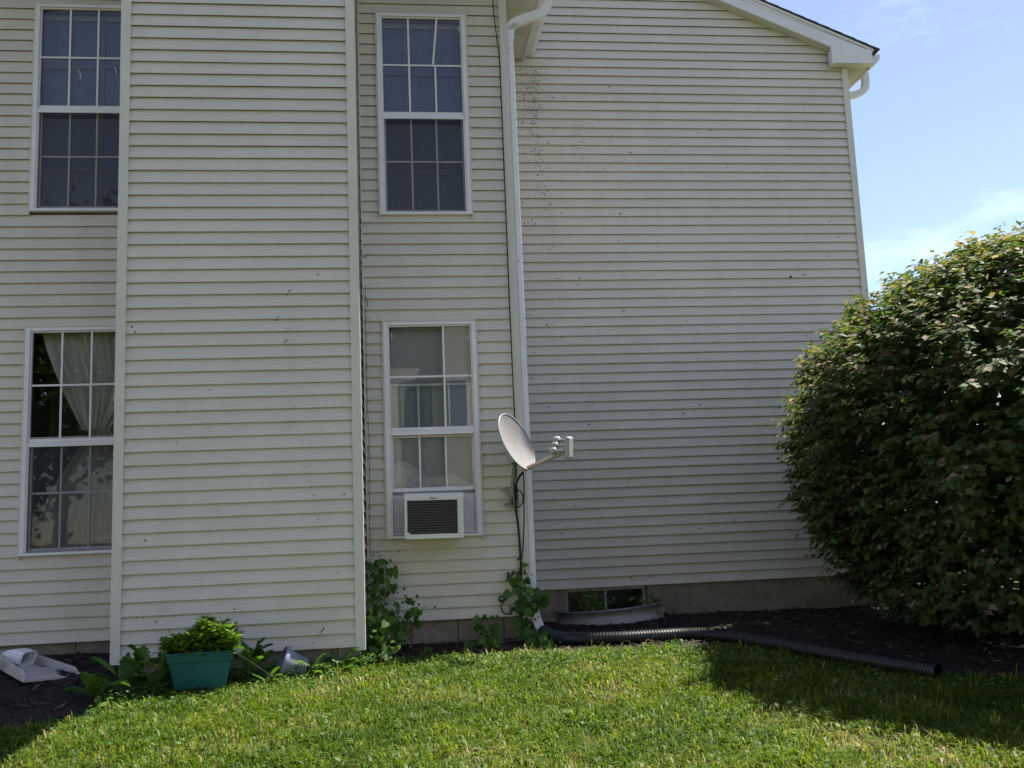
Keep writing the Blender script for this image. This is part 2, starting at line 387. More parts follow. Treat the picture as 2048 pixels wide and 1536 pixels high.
def siding(wall, fr, a0, a1, zs, holes=(), right_clip=None, left_clip=None, joined=False):
    """zs: list of butt heights; holes: (a0,a1,z0,z1) left free"""
    big = MB() if joined else None
    for zb in zs:
        segs = [(a0, a1)]
        for (h0, h1, g0, g1) in holes:
            if zb+c*.5 > g0 and zb+c*.5 < g1:
                ns = []
                for s0, s1 in segs:
                    if h1 <= s0 or h0 >= s1: ns.append((s0, s1)); continue
                    if h0 > s0+.01: ns.append((s0, h0))
                    if h1 < s1-.01: ns.append((h1, s1))
                segs = ns
        for s0, s1 in segs:
            e1, e1t = s1, s1; e0, e0t = s0, s0
            if right_clip: e1 = min(s1, right_clip(zb)); e1t = min(s1, right_clip(zb+c))
            if left_clip: e0 = max(s0, left_clip(zb)); e0t = max(s0, left_clip(zb+c))
            if e1 - e0 < .05: continue
            e1t = max(e1t, e0t+.002)
            if joined: course_mb(fr, e0, e1, zb, big, e1t, e0t)
            else: course_mb(fr, e0, e1, zb, None, e1t, e0t).build('siding_course', M['siding'], wall)
    if joined and big.v: o = big.build('siding_course', M['siding'], wall); tag(o, kind='stuff')
def sheath(name, fr, a0, a1, z0, z1, holes=(), th=.10, off=.028):
    xs = sorted({a0, a1, *[h[0] for h in holes if a0 < h[0] < a1], *[h[1] for h in holes if a0 < h[1] < a1]}); zz = sorted({z0, z1, *[h[2] for h in holes], *[h[3] for h in holes]})
    mb = MB()
    for i in range(len(xs)-1):
        for k in range(len(zz)-1):
            mx, mz = (xs[i]+xs[i+1])/2, (zz[k]+zz[k+1])/2
            if any(h[0] < mx < h[1] and h[2] < mz < h[3] for h in holes): continue
            b = len(mb.v)
            for d in (-off, -off-th):
                for aa, z in ((xs[i], zz[k]), (xs[i+1], zz[k]), (xs[i+1], zz[k+1]), (xs[i], zz[k+1])): mb.v.append(fr.p(aa, d, z))
            mb.f += [tuple(b+j for j in q) for q in ((0,1,2,3),(7,6,5,4),(0,4,5,1),(1,5,6,2),(2,6,7,3),(3,7,4,0))]
    return mb.build(name, M['sheath'], house)
AX0, AX1 = -2.132, -.296
BX0, BX1 = -3.46, 1.10
CX1 = 5.216
ZA = [5.542-c*n for n in range(-12, 52)]
ZB = [6.123-c*n for n in range(-12, 57)]
ZL = [1.0187-c*n for n in range(-61, 7)]
ZC = [6.234-c*n for n in range(-22, 57)]
WIN = {'UC': (-.120, .716, 4.055, 6.020), 'LC': (-.118, .712, 1.142, 3.060), 'UL': (-3.152, -2.318, 4.095, 6.037), 'LL': (-3.152, -2.318, 1.126, 3.060)}
fA = Frame((0, A_Y, 0), (1, 0, 0), (0, -1, 0)); fB = Frame((0, B_Y, 0), (1, 0, 0), (0, -1, 0)); fC = Frame((0, C_Y, 0), (1, 0, 0), (0, -1, 0))
fAr = Frame((AX1, 0, 0), (0, 1, 0), (1, 0, 0)); fAl = Frame((AX0, 0, 0), (0, -1, 0), (-1, 0, 0))
fBr = Frame((BX1, 0, 0), (0, 1, 0), (1, 0, 0)); fCr = Frame((CX1, 0, 0), (0, 1, 0), (1, 0, 0))
hole = lambda k: (WIN[k][0]-.012, WIN[k][1]+.012, WIN[k][2]-.006, WIN[k][3]+.010)
hs = lambda k: (WIN[k][0]+.012, WIN[k][1]-.012, WIN[k][2]+.012, WIN[k][3]-.012)
WR_X, WR_Z = -1.18, 6.30                       # ridge of the wing roof above eave line
def wing_roof_z(x): return 6.42 + .42*(2.75-abs(x+1.18))
def clipR(z): return -1.18 + 2.75 - (z-6.36)/.42
def clipL(z): return -1.18 - 2.75 + (z-6.36)/.42
wA = sheath('bay_wall', fA, AX0+.02, AX1-.02, .36, 7.0); siding(wA, fA, AX0+.045, AX1-.045, ZA)
wAr = sheath('bay_side_wall', fAr, A_Y+.12, B_Y-.02, .36, 7.0); siding(wAr, fAr, A_Y+.045, B_Y-.012, ZA)
wAl = sheath('bay_side_wall', fAl, -B_Y+.02, -A_Y-.12, .36, 7.0); siding(wAl, fAl, -B_Y+.012, -A_Y-.045, ZA, joined=True)
wB = sheath('wing_wall', fB, AX1-.05, BX1-.02, .43, 7.4, [hs('UC'), hs('LC')]); siding(wB, fB, AX1+.012, BX1-.045, ZB, [hole('UC'), hole('LC')], clipR)
wL = sheath('wing_wall', fB, BX0, AX0+.05, .41, 7.4, [hs('UL'), hs('LL')]); siding(wL, fB, -7.9, AX0-.004, ZL, [hole('UL'), hole('LL')], None, lambda z: -7.9 if z < 6.25 else clipL(z))
wBr = sheath('wing_side_wall', fBr, B_Y+.12, C_Y-.02, .43, 6.32); siding(wBr, fBr, B_Y+.045, C_Y-.012, [z for z in ZB if z < 6.24], joined=True)
RK = lambda z: 5.075 + (6.515-z)/.426          # where the sloping rake cuts the gable wall
wC = sheath('gable_wall', fC, BX1-.1, CX1-.02, .54, 6.45); siding(wC, fC, BX1+.012, CX1-.045, ZC, (), lambda z: 9 if z+c < 6.40 else RK(z)-.0)
wCr = sheath('gable_side_wall', fCr, C_Y+.12, 20, .54, 6.33); siding(wCr, fCr, C_Y+.045, 20, [z for z in ZC if z < 6.2], joined=True)
# upper part of the gable and the hidden backs, plain closed volumes
mb = MB(); mb.poly_prism([(-3.4, 6.45), (5.19, 6.45), (.70, 8.36), (-3.4, 6.62)], 'y', C_Y+.02, C_Y+.14); mb.build('gable_backing', M['sheath'], house)
mb = MB(); mb.box(-8, 5.18, 19.9, 20, .2, 6.4); mb.box(-8, -7.9, 8.7, 19.9, .2, 6.4); mb.box(-7.9, BX0-.01, 8.60, 8.7, .2, 6.4); mb.build('rear_wall', M['sheath'], house)
# foundations
mb = MB(); mb.box(BX1-.12, CX1-.035, C_Y+.035, C_Y+.25, -.3, .5415)
def foundation_with_hole():
    m = MB(); h0, h1 = 1.665, 2.525
    m.box(BX1-.12, h0, C_Y+.035, C_Y+.25, -.35, .5415); m.box(h1, CX1-.035, C_Y+.035, C_Y+.25, -.35, .5415)
    m.box(h0, h1, C_Y+.035, C_Y+.25, -.35, -.02); return m
fo = foundation_with_hole().build('foundation', M['conc'], house)
MB().box(CX1-.25, CX1-.035, C_Y+.255, 19.9, -.3, .5415).build('foundation', M['conc'], house)
def blocks(x0, x1, y, ztop, zbot, back=.2, seed=1):
    rr = random.Random(seed)
    core = MB().box(x0, x1, y+.012, y+back, -.3, ztop-.002).build('foundation', M['mortar'], house)
    row = 0; z = ztop
    while z > zbot:
        z0 = z-.193; x = x0 - (0.2 if row % 2 else 0.0)
        while x < x1:
            a, b_ = max(x+.004, x0+.001), min(x+.394, x1-.001)
            if b_-a > .03: MB().box(a, b_, y+rr.uniform(0, .003), y+.06, z0+.004, z-.004, .004).build('concrete_block', M['cmu'], core)
            x += .4
        z -= .2; row += 1
blocks(AX1-.03, BX1-.035, B_Y+.045, .430, 0.05, seed=2)
blocks(-7.9, AX0+.035, B_Y+.045, .405, 0.05, seed=3)
blocks(AX0+.035, AX1-.035, A_Y+.045, .357, 0.0, seed=4)
MB().box(AX0+.035, AX0+.1, A_Y+.26, B_Y+.04, -.3, .356).box(AX1-.1, AX1-.035, A_Y+.26, B_Y+.04, -.3, .356).build('foundation', M['cmu'], house)
MB().box(BX1-.15, BX1-.035, B_Y+.25, C_Y+.03, -.3, .429).build('foundation', M['cmu'], house)
# corner posts (L shaped, 62 mm faces standing proud of the siding)
def post(x, y, sx, sy, z0, z1, w=.0625, pr=.010, t=.02):
    """outside corner at (x,y); faces run inward along sx (x direction) and sy (y direction)"""
    m = MB(); xo, yo = x-sx*pr, y-sy*pr
    pts = [(xo, yo), (xo+sx*(w+pr), yo), (xo+sx*(w+pr), yo+sy*t), (xo+sx*t, yo+sy*t), (xo+sx*t, yo+sy*(w+pr)), (xo, yo+sy*(w+pr))]
    if sx*sy < 0: pts = pts[::-1]
    m.poly_prism(pts, 'z', z0, z1); return m.build('corner_post', M['trim'], house)
post(AX0, A_Y, 1, 1, .325, 4.93); post(AX0, A_Y, 1, 1, 4.93, 7.0, w=.0635, pr=.0115)
post(AX1, A_Y, -1, 1, .335, 4.93); post(AX1, A_Y, -1, 1, 4.93, 7.0, w=.0635, pr=.0115)
post(BX1, B_Y, -1, 1, .405, 6.32); post(CX1, C_Y, -1, 1, .52, 6.33)
def strip(x0, x1, y0, y1, z0, z1, name='inside_corner_trim', mat='trim'): return MB().box(x0, x1, y0, y1, z0, z1, .0015).build(name, M[mat], house)
strip(AX1+.001, AX1+.014, B_Y-.010, B_Y+.008, .42, 7.0); strip(BX1+.001, BX1+.014, C_Y-.010, C_Y+.008, .53, 6.31); strip(AX0-.016, AX0-.003, B_Y-.010, B_Y+.008, .40, 7.0)

# ------------------------------------------------------------------ roofs, soffits, gutters
OV = .12                                         # rake overhang of the gable wall
YF = C_Y-OV
sl = -.426; zr = lambda x: 6.452 + sl*(x-5.014)  # lower edge of the rake fascia
mb = MB(); mb.poly_prism([(5.03, zr(5.03)+.0), (.70, zr(.70)), (.70, zr(.70)+.165), (5.44, zr(5.44)+.165), (5.44, 6.44), (5.06, 6.44)], 'y', YF, YF+.02); mb.build('rake_fascia', M['fascia'], house)
mb = MB(); mb.poly_prism([(5.50, zr(5.46)+.150), (.70, zr(.70)+.166), (.70, zr(.70)+.205), (5.50, zr(5.46)+.190)], 'y', YF-.012, YF+.02); mb.build('rake_drip_trim', M['fascia'], house)
mb = MB(); mb.poly_prism([(5.03, zr(5.03)+.002), (.70, zr(.70)+.002), (.70, zr(.70)+.016), (5.03, zr(5.03)+.016)], 'y', YF+.021, C_Y+.012); mb.build('rake_soffit', M['soffit'], house)
mb = MB(); mb.box(5.0, 5.478, YF-.012, YF+.10, 6.262, 6.438, .003); mb.build('eave_return', M['fascia'], house)
mb = MB(); mb.box(4.985, 5.012, YF-.022, YF+.012, 6.245, 6.475, .003); mb.build('return_end_trim', M['fascia'], house)
mb = MB(); mb.box(5.012, 5.46, YF+.102, C_Y+.02, 6.268, 6.30); mb.build('return_soffit', M['soffit'], house)
for k in range(6):                               # soffit boards running back along the right eave
    y0 = C_Y+.022+k*.36
    MB().box(CX1+.012, 5.485, y0, y0+.352, 6.268, 6.285, .003).build('soffit_board', M['soffit'], house)
MB().box(CX1+.012, 5.485, C_Y+2.19, 20, 6.268, 6.285).build('soffit_board', M['soffit'], house)
MB().box(5.487, 5.507, YF+.105, 20, 6.255, 6.44).build('eave_fascia', M['fascia'], house)
def gutter(y0, y1, x, z, name='gutter', s=1):
    pts = [(x, z), (x+s*.075, z), (x+s*.125, z+.055), (x+s*.13, z+.115), (x+s*.118, z+.115), (x+s*.113, z+.06), (x+s*.07, z+.010), (x+s*.008, z+.010), (x+s*.008, z+.12), (x, z+.12)]
    m = MB(); m.poly_prism(pts, 'y', y0, y1)
    m.poly_prism([pts[0], pts[1], pts[2], pts[3], (x, z+.115)], 'y', y0-.003, y0+.001); return m.build(name, M['alu'], house)
gutter(YF+.12, 20, 5.510, 6.325)
# roof slabs with shingle edge
def roof(xe, ze, xr, zr_, y0, y1, name='roof'):
    t = .012; m = MB(); m.poly_prism([(xe, ze), (xr, zr_), (xr, zr_+t), (xe, ze+t)], 'y', y0, y1); return m.build(name, M['shingle'], house)
rf = roof(5.56, zr(5.56)+.196, .70, zr(.70)+.207, YF-.025, 20.2)
roof(-4.2, zr(.70)+.207-.426*4.9, .699, zr(.70)+.207, YF-.025, 20.2)
for k in range(26):                              # butt edges of the shingle rows showing along the rake
    x = 5.50-k*.145; m = MB(); z = zr(x)+.2075
    m.poly_prism([(x+.07, z-.030), (x-.075, z+.032), (x-.075, z+.036), (x+.07, z-.020)], 'y', YF-.030, YF+.3); m.build('shingle', M['shingle'], rf)
# wing roof: ridge runs towards the viewer, eave over the right-hand side wall
EZ = 6.301
for k in range(5):
    y0 = 8.26+k*.345; y1 = min(y0+.337, C_Y-.016)
    MB().box(BX1+.014, 1.452, y0, y1, EZ, EZ+.014, .002).build('soffit_board', M['soffit'], house)
mbv = MB()
for k in range(9): mbv.box(BX1+.05, 1.43, 9.30+k*.016, 9.306+k*.016, EZ-.003, EZ-.0005)
tag(mbv.build('soffit_vent', M['soffit'], house), kind='stuff')
MB().box(1.454, 1.480, 8.20, C_Y-.016, EZ-.012, 6.47).build('eave_fascia', M['fascia'], house)
gutter(8.20, C_Y-.018, 1.483, EZ+.045)
def wing_slab(s):
    m = MB(); xr = -1.18; xe = xr+s*2.75; m.poly_prism([(xe, 6.475), (xr, 6.475+.42*2.75), (xr, 6.505+.42*2.75), (xe, 6.505)], 'y', 7.35, C_Y+1.0); return m.build('roof', M['shingle'], house)
wing_slab(1); wing_slab(-1)
mb = MB(); mb.poly_prism([(-3.9, 6.44), (1.44, 6.44), (-1.18, 7.55)], 'y', B_Y+.15, B_Y+.2); mb.build('gable_backing', M['sheath'], house)
# downspouts: S elbow from the gutter to the wall, then straight down
def box_ring(w, d):
    def ring(an):
        x, y = math.cos(an), math.sin(an); k = 1/max(abs(x), abs(y)); return (x*k*w/2*.97, y*k*d/2*.97)
    return ring
def smooth_path(pts, n=8):
    P = [Vector(p) for p in pts]; out = []
    for i in range(len(P)-1):
        p0, p1, p2, p3 = P[max(i-1, 0)], P[i], P[i+1], P[min(i+2, len(P)-1)]
        for k in range(n):
            t = k/n; out.append(.5*((2*p1)+(-p0+p2)*t+(2*p0-5*p1+4*p2-p3)*t*t+(-p0+3*p1-3*p2+p3)*t**3))
    out.append(P[-1]); return out
def crimped(path, w, d):
    m = MB(); m.tube(path, .03, 12, True, box_ring(w, d)); return m
DX, DY = 1.142, 8.612
ds = MB().box(DX-.027, DX+.027, DY-.040, DY+.040, 3.02, 5.88, .006).box(DX-.0285, DX+.0285, DY-.0415, DY+.0415, .56, 3.03, .006).build('downspout', M['alu'], house)
el = crimped(smooth_path([(1.535, 8.60, 6.36), (1.530, 8.60, 6.20), (1.47, 8.605, 6.09), (1.36, 8.61, 6.045), (1.25, 8.61, 6.005), (1.165, DY, 5.955), (DX, DY, 5.87), (DX, DY, 5.80)], 7), .058, .082); el.build('downspout_elbow', M['alu'], ds)
mb = MB()
for k, (x, z, an) in enumerate([(1.148+.012*i, 5.905+.012*i, 0) for i in range(5)]): mb.box(x-.031, x+.031, DY-.045, DY+.044, z-.002, z+.002)
mb.xf(Matrix()); mb.build('elbow_crimps', M['alu'], ds)
MB().box(DX-.031, DX+.031, DY-.044, DY+.046, 5.775, 5.80, .004).build('joint_band', M['alu'], ds)
for z in (5.70, 3.62): MB().lathe([(0, .004), (.006, .003), (.0065, 0)], 8, Matrix.Translation((DX-.008, DY-.0405, z)) @ Matrix.Rotation(R(90), 4, 'X')).build('screw', M['cable'], ds)
crimped(smooth_path([(DX, DY, .60), (DX, DY, .52), (DX+.01, DY-.03, .42), (DX+.03, DY-.10, .33), (DX+.05, DY-.16, .27)], 6), .06, .08).build('downspout_outlet', M['alu'], ds)
ds2 = MB().box(CX1+.012, CX1+.065, C_Y+.22, C_Y+.30, .5, 5.95, .006).build('downspout', M['alu'], house)
crimped(smooth_path([(5.575, 10.26, 6.34), (5.578, 10.26, 6.22), (5.55, 10.26, 6.13), (5.46, 10.26, 6.075), (5.35, 10.26, 6.05), (5.27, 10.26, 6.0), (5.254, 10.26, 5.93)], 7), .062, .08).build('downspout_elbow', M['alu'], ds2)

# ------------------------------------------------------------------ windows
def window(key, raise_low=0, broken=None, screen=True, skip=()):
    x0, x1, z0, z1 = WIN[key]; Y = B_Y
    fm = MB()                                     # outer frame: jambs, head, sill
    jw = .040
    fm.box(x0, x0+jw, Y-.016, Y+.07, z0+.026, z1, .003); fm.box(x1-jw, x1, Y-.016, Y+.07, z0+.026, z1, .003)
    fm.box(x0+jw+.0005, x1-jw-.0005, Y-.014, Y+.07, z1-.030, z1, .003); fm.box(x0, x1, Y-.028, Y+.07, z0, z0+.025, .003)
    w = fm.build('window', M['white'], house)
    j = MB()                                      # J channel let into the siding
    j.box(x0-.013, x0-.002, Y-.013, Y+.01, z0-.03, z1+.012, .001); j.box(x1+.002, x1+.013, Y-.013, Y+.01, z0-.03, z1+.012, .001)
    j.box(x0-.0015, x1+.0015, Y-.0125, Y+.01, z1+.002, z1+.012, .001); j.build('channel_trim', M['trim'], w)
    zm = z0+(z1-z0)*.495
    def sash(za, zb, yo, inset, bot, top, low):
        xa, xb = x0+jw+inset, x1-jw-inset; st = .012 if not low else .014
        s = MB(); s.box(xa, xa+st, yo, yo+.03, za, zb, .002); s.box(xb-st, xb, yo, yo+.03, za, zb, .002)
        s.box(xa+st+.0004, xb-st-.0004, yo+.0005, yo+.03, za, za+bot, .003); s.box(xa+st+.0004, xb-st-.0004, yo+.0005, yo+.03, zb-top, zb, .003)
        s.build('sash', M['white'], w)
        gx0, gx1, gz0, gz1 = xa+st, xb-st, za+bot, zb-top; mw = .0085
        xm = [gx0+(gx1-gx0)/3, gx0+(gx1-gx0)*2/3]; zmid = (gz0+gz1)/2
        for r_ in range(2):
            for k in range(2):
                if (low, r_, k) in skip: continue
                a, b = (gz0, zmid-mw-.0005) if r_ == 0 else (zmid+mw+.0005, gz1)
                if broken and broken == (low, r_, k):
                    m = MB(); xt, xb2 = xm[k]+.026, xm[k]-.020
                    m.poly_prism([(xb2-mw, a), (xb2+mw, a), (xt+mw, b), (xt-mw, b)], 'y', yo+.010, yo+.018); m.build('muntin', M['white'], w)['label'] = 'muntin knocked askew'
                else: MB().box(xm[k]-mw, xm[k]+mw, yo+.010, yo+.018, a, b, .0015).build('muntin', M['white'], w)
        MB().box(gx0, gx1, yo+.0095, yo+.0185, zmid-mw, zmid+mw, .0015).build('muntin', M['white'], w)
        ex = [gx0, xm[0], xm[1], gx1]; ez = [gz0, zmid, gz1]
        for a in range(3):
            for b in range(2):
                ti = rng.uniform(-.004, .004); tj = rng.uniform(-.003, .003); m = MB()
                q0, q1, r0, r1 = ex[a], ex[a+1], ez[b], ez[b+1]; yy = yo+.022
                m.v = [(q0, yy+tj*.1, r0), (q1, yy+tj*.1+ti*.05, r0), (q1, yy-tj*.1+ti*.05, r1), (q0, yy-tj*.1, r1)]; m.f = [(0, 1, 2, 3)]
                m.build('pane', M['glass'], w)
    sash(zm-.012, z1-.031, Y+.0, .0005, .030, .012, False)
    lz0 = z0+.027+raise_low
    sash(lz0, lz0+(zm-z0)+.010, Y+.034, .014, .034, .020, True)
    # meeting rail cover and side stops of the lower half
    MB().box(x0+jw+.001, x1-jw-.001, Y-.013, Y-.001, zm-.052, zm-.013, .003).build('meeting_rail', M['white'], w)
    for q_ in (x0+jw+.001, x1-jw-.013): MB().box(q_, q_+.012, Y-.010, Y+.03, z0+.027, zm-.053, .002).build('screen_track', M['white'], w)
    if screen:
        m = MB(); m.v = [(x0+jw+.013, Y+.012, z0+.034), (x1-jw-.013, Y+.012, z0+.034), (x1-jw-.013, Y+.012, zm-.054), (x0+jw+.013, Y+.012, zm-.054)]; m.f = [(0, 1, 2, 3)]
        m.build('insect_screen', M['screen'], w)
        s = MB(); s.box(x0+jw+.0135, x1-jw-.0135, Y+.004, Y+.016, z0+.027, z0+.040, .002); s.build('screen_frame', M['galv_dark'], w)
    # room behind
    m = MB(); a0, a1, b0, b1 = x0-.25, x1+.25, z0-.3, z1+.2; y0, y1 = Y+.121, Y+1.35
    m.v = [(a0, y0, b0), (a1, y0, b0), (a1, y0, b1), (a0, y0, b1), (a0, y1, b0), (a1, y1, b0), (a1, y1, b1), (a0, y1, b1)]
    m.f = [(4, 5, 6, 7), (0, 4, 7, 3), (1, 2, 6, 5), (0, 1, 5, 4), (3, 7, 6, 2)]; m.build('room', M['room'], w)
    return w
w1 = window('UC', broken=(False, 1, 1)); w1['label'] = 'upper window with a crooked grid bar, above the air conditioner window'
w2 = window('LC', raise_low=.375, screen=False, skip=((False, 1, 0), (False, 0, 0))); w2['label'] = 'lower window with raised sash over the air conditioner'
w3 = window('UL'); w3['label'] = 'upper window partly hidden by the bay'
w4 = window('LL'); w4['label'] = 'lower window with tied curtains, partly hidden by the bay'
for k, y in (('UC', .16), ('UL', .17)):
    x0, x1, z0, z1 = WIN[k]; t = thing('roller_shade', '', '', ((x0+x1)/2, B_Y+y, z0)); MB().box(x0+.02, x1-.02, B_Y+y, B_Y+y+.004, z0+.02, z1-.06).build('shade_cloth', M['shade'], t)
    for q_ in (.30, .64): MB().box(x0+(x1-x0)*q_, x0+(x1-x0)*q_+.022, B_Y+y-.03, B_Y+y-.012, z0+.05, z1-.05).build('sash_stile', M['room'], t)
    for q_ in (.22, .72): MB().box(x0+.04, x1-.04, B_Y+y-.034, B_Y+y-.031, z0+(z1-z0)*q_, z0+(z1-z0)*q_+.024).build('sash_rail', M['room'], t)
    MB().box(x0+.02, x1-.02, B_Y+y-.03, B_Y+y-.005, z1-.075, z1-.03).build('headrail', M['blind'], t)
    tag(t, 'dark roller shade drawn behind the upper ' + ('window over the air conditioner' if k == 'UC' else 'window beside the bay'), 'shade')
for (x, z, s) in ((.640, 5.90, 1), (.655, 5.91, .8), (-2.78, 5.42, 1.6), (-2.47, 5.45, 1.2), (-.05, 2.96, .9), (.635, 2.93, .9)):   # curled glazing strips hanging inside the panes
    par(MB().tube([(x+.012*s*math.sin(q*2.2), B_Y+.016, z-.055*s*q) for q in np.linspace(0, 1, 6)], .0035, 5).build('glazing_strip', M['white']), w1 if x > 0 and z > 4 else (w3 if z > 4 else w2))
def cloth(name, fn, nu, nv, mat):
    V = np.array([fn(i/(nu-1), k/(nv-1)) for k in range(nv) for i in range(nu)])
    i = (np.arange(nu-1)[None, :]+nu*np.arange(nv-1)[:, None]).ravel()
    return link(name, np_mesh(name, V, np.stack([i, i+1, i+1+nu, i+nu], -1), mat, None, True))
def hour(u, v):                                   # curtain hung full width at the top, tied in the middle, spreading again below
    z = 1.19+v*1.86
    tie = 2.18; d = abs(z-tie)
    wl = -3.06 + .34*max(0, 1-d/.85)**1.25 + (0.03 if z < tie else 0); wr = -2.20 - .30*max(0, 1-d/.55)**1.3
    if z < tie: wl += -.05+.10*max(0, 1-d/.5); 
    x = wl+(wr-wl)*u; return (x, B_Y+.145+.022*math.sin(u*31+1.5*z)+.012*math.sin(u*57+.6), z)
tag(cloth('curtain', hour, 90, 70, M['curtain']), 'white curtain gathered at mid height inside the lower window beside the bay', 'curtain')
def bunch(u, v):
    x = -.10+u*.79; top = 1.70+.07*math.sin(5*u+.5)+.05*math.sin(11*u)
    z = 1.50+v*(top-1.50); return (x, B_Y+.088+.010*math.sin(9*u+8*v)+.006*math.sin(23*v+6*u), z)
tag(cloth('bunched_cloth', bunch, 60, 24, M['drape']), 'pale cloth bunched along the raised sash above the air conditioner', 'cloth')
def sheer(u, v): return (-.10+u*.80, B_Y+.30+.02*math.sin(u*22), 1.50+v*1.55)
tag(cloth('sheer_curtain', sheer, 60, 4, M['drape']), 'grey curtain hanging full length behind the window with the air conditioner', 'curtain')
def blind(x0, x1, z0, z1, y, label):
    m = MB(); z = z0
    while z < z1:
        b = len(m.v); m.v += [(x0, y-.005, z-.0115), (x1, y-.005, z-.0115), (x1, y+.004, z+.0115), (x0, y+.004, z+.0115)]; m.f.append((b, b+1, b+2, b+3)); z += .022
    t = thing('window_blind', label, 'blind', (x0, y, z0)); tag(m.build('slats', M['blind'], t), kind='stuff'); MB().box(x0, x1, y-.015, y+.015, z1, z1+.025).build('headrail', M['blind'], t)
blind(-.085, .675, 1.52, 3.0, B_Y+.115, 'lowered blind behind the window that holds the air conditioner')
blind(-2.62, -2.34, 1.9, 3.0, B_Y+.21, 'lowered blind behind the tied curtain')
# basement window in the foundation
bx0, bx1, bz0, bz1 = 1.668, 2.522, -.015, .535
m = MB(); yb = C_Y+.12
m.box(bx0, bx0+.03, yb-.02, yb+.03, bz0, bz1).box(bx1-.03, bx1, yb-.02, yb+.03, bz0, bz1).box(bx0+.03, bx1-.03, yb-.02, yb+.03, bz0, bz0+.03).box(bx0+.03, bx1-.03, yb-.02, yb+.03, bz1-.03, bz1)
bw = m.build('basement_window', M['galv'], house); xm = (bx0+bx1)/2
MB().box(xm-.012, xm+.012, yb-.016, yb+.02, bz0+.03, bz1-.03).build('mullion', M['galv'], bw)
for a, b in ((bx0+.03, xm-.012), (xm+.012, bx1-.03)):
    q = MB(); q.v = [(a, yb, bz0+.03), (b, yb, bz0+.03), (b, yb, bz1-.03), (a, yb, bz1-.03)]; q.f = [(0, 1, 2, 3)]; q.build('pane', M['glass'], bw)
q = MB(); q.v = [(bx0, yb+.6, bz0-.2), (bx1, yb+.6, bz0-.2), (bx1, yb+.6, bz1), (bx0, yb+.6, bz1), (bx0, yb+.04, bz0-.2), (bx1, yb+.04, bz0-.2), (bx1, yb+.04, bz1), (bx0, yb+.04, bz1)]; q.f = [(0, 1, 2, 3), (0, 4, 5, 1), (0, 3, 7, 4), (1, 5, 6, 2), (3, 2, 6, 7)]; q.build('basement_room', M['room'], bw)

# mildew specks on the gable wall, thickest in two streaks below the eave
def specks():
    rs = np.random.default_rng(11); V = []; F = []
    def add(x, z, r, fr_y, zs):
        zb = max([q for q in zs if q <= z], default=None)
        if zb is None or z-zb < .006: return
        t = (z-zb)/c; y = fr_y + .0205*t - .0016
        b = len(V); n = 6; sq = rs.uniform(.6, 1.25); a0 = rs.uniform(0, 6)
        for k in range(n):
            rr = r*rs.uniform(.65, 1.2); a = a0+k*2*math.pi/n; V.append((x+rr*math.cos(a), y-.0006, z+rr*math.sin(a)*sq))
        F.extend([(b, b+k, b+k+1, b+k+1) for k in range(1, n-1)])
    for _ in range(820):
        z = 6.28-abs(rs.normal(0, 1))*1.25
        if rs.random() < .62: x = 1.60+.05*np.sin(z*2)+(6.2-z)*.03+rs.normal(0, .045)
        else: x = 1.46+rs.normal(0, .09)
        add(x, z, rs.choice([.0025, .004, .006, .009], p=[.42, .34, .18, .06]), C_Y, ZC)
    for _ in range(150):
        add(1.2+rs.random()*1.5, 6.2-abs(rs.normal(0, 1.5)), rs.choice([.003, .005, .010], p=[.5, .35, .15]), C_Y, ZC)
    for _ in range(110): add(1.2+rs.random()*3.8, .7+rs.random()*5, rs.choice([.004, .007, .011], p=[.5, .35, .15]), C_Y, ZC)
    for _ in range(60): add(2.05+rs.normal(0, .03), 5.55-abs(rs.normal(0, .25)), .004, C_Y, ZC)
    for (x, z, r) in ((4.345, 3.803, .015), (4.50, 3.819, .011), (4.453, 3.921, .008), (2.35, .62, .008), (2.36, .632, .005), (2.55, .63, .008), (2.56, .645, .006), (2.57, .62, .005), (2.50, .60, .007), (3.02, .60, .007)): add(x, z, r, C_Y, ZC)
    o = link('mildew_specks', np_mesh('mildew_specks', np.array(V), np.array(F)[:, :3], M['speck'])); par(o, wC); tag(o, kind='stuff')
    V.clear(); F.clear()
    for _ in range(46): add(AX0+.1+rs.random()*1.65, .4+rs.random()**2*3.2, rs.choice([.004, .006, .009], p=[.55, .3, .15]), A_Y, ZA)
    for (x, z) in ((-.85, 3.10), (-.88, 2.70), (-.94, 2.89), (-.62, .48)):
        for k in range(4): add(x+k*.008, z+k*.009, .007, A_Y, ZA)
    o = link('mildew_specks', np_mesh('mildew_specks', np.array(V), np.array(F)[:, :3], M['speck'])); par(o, wA); tag(o, kind='stuff')
specks()

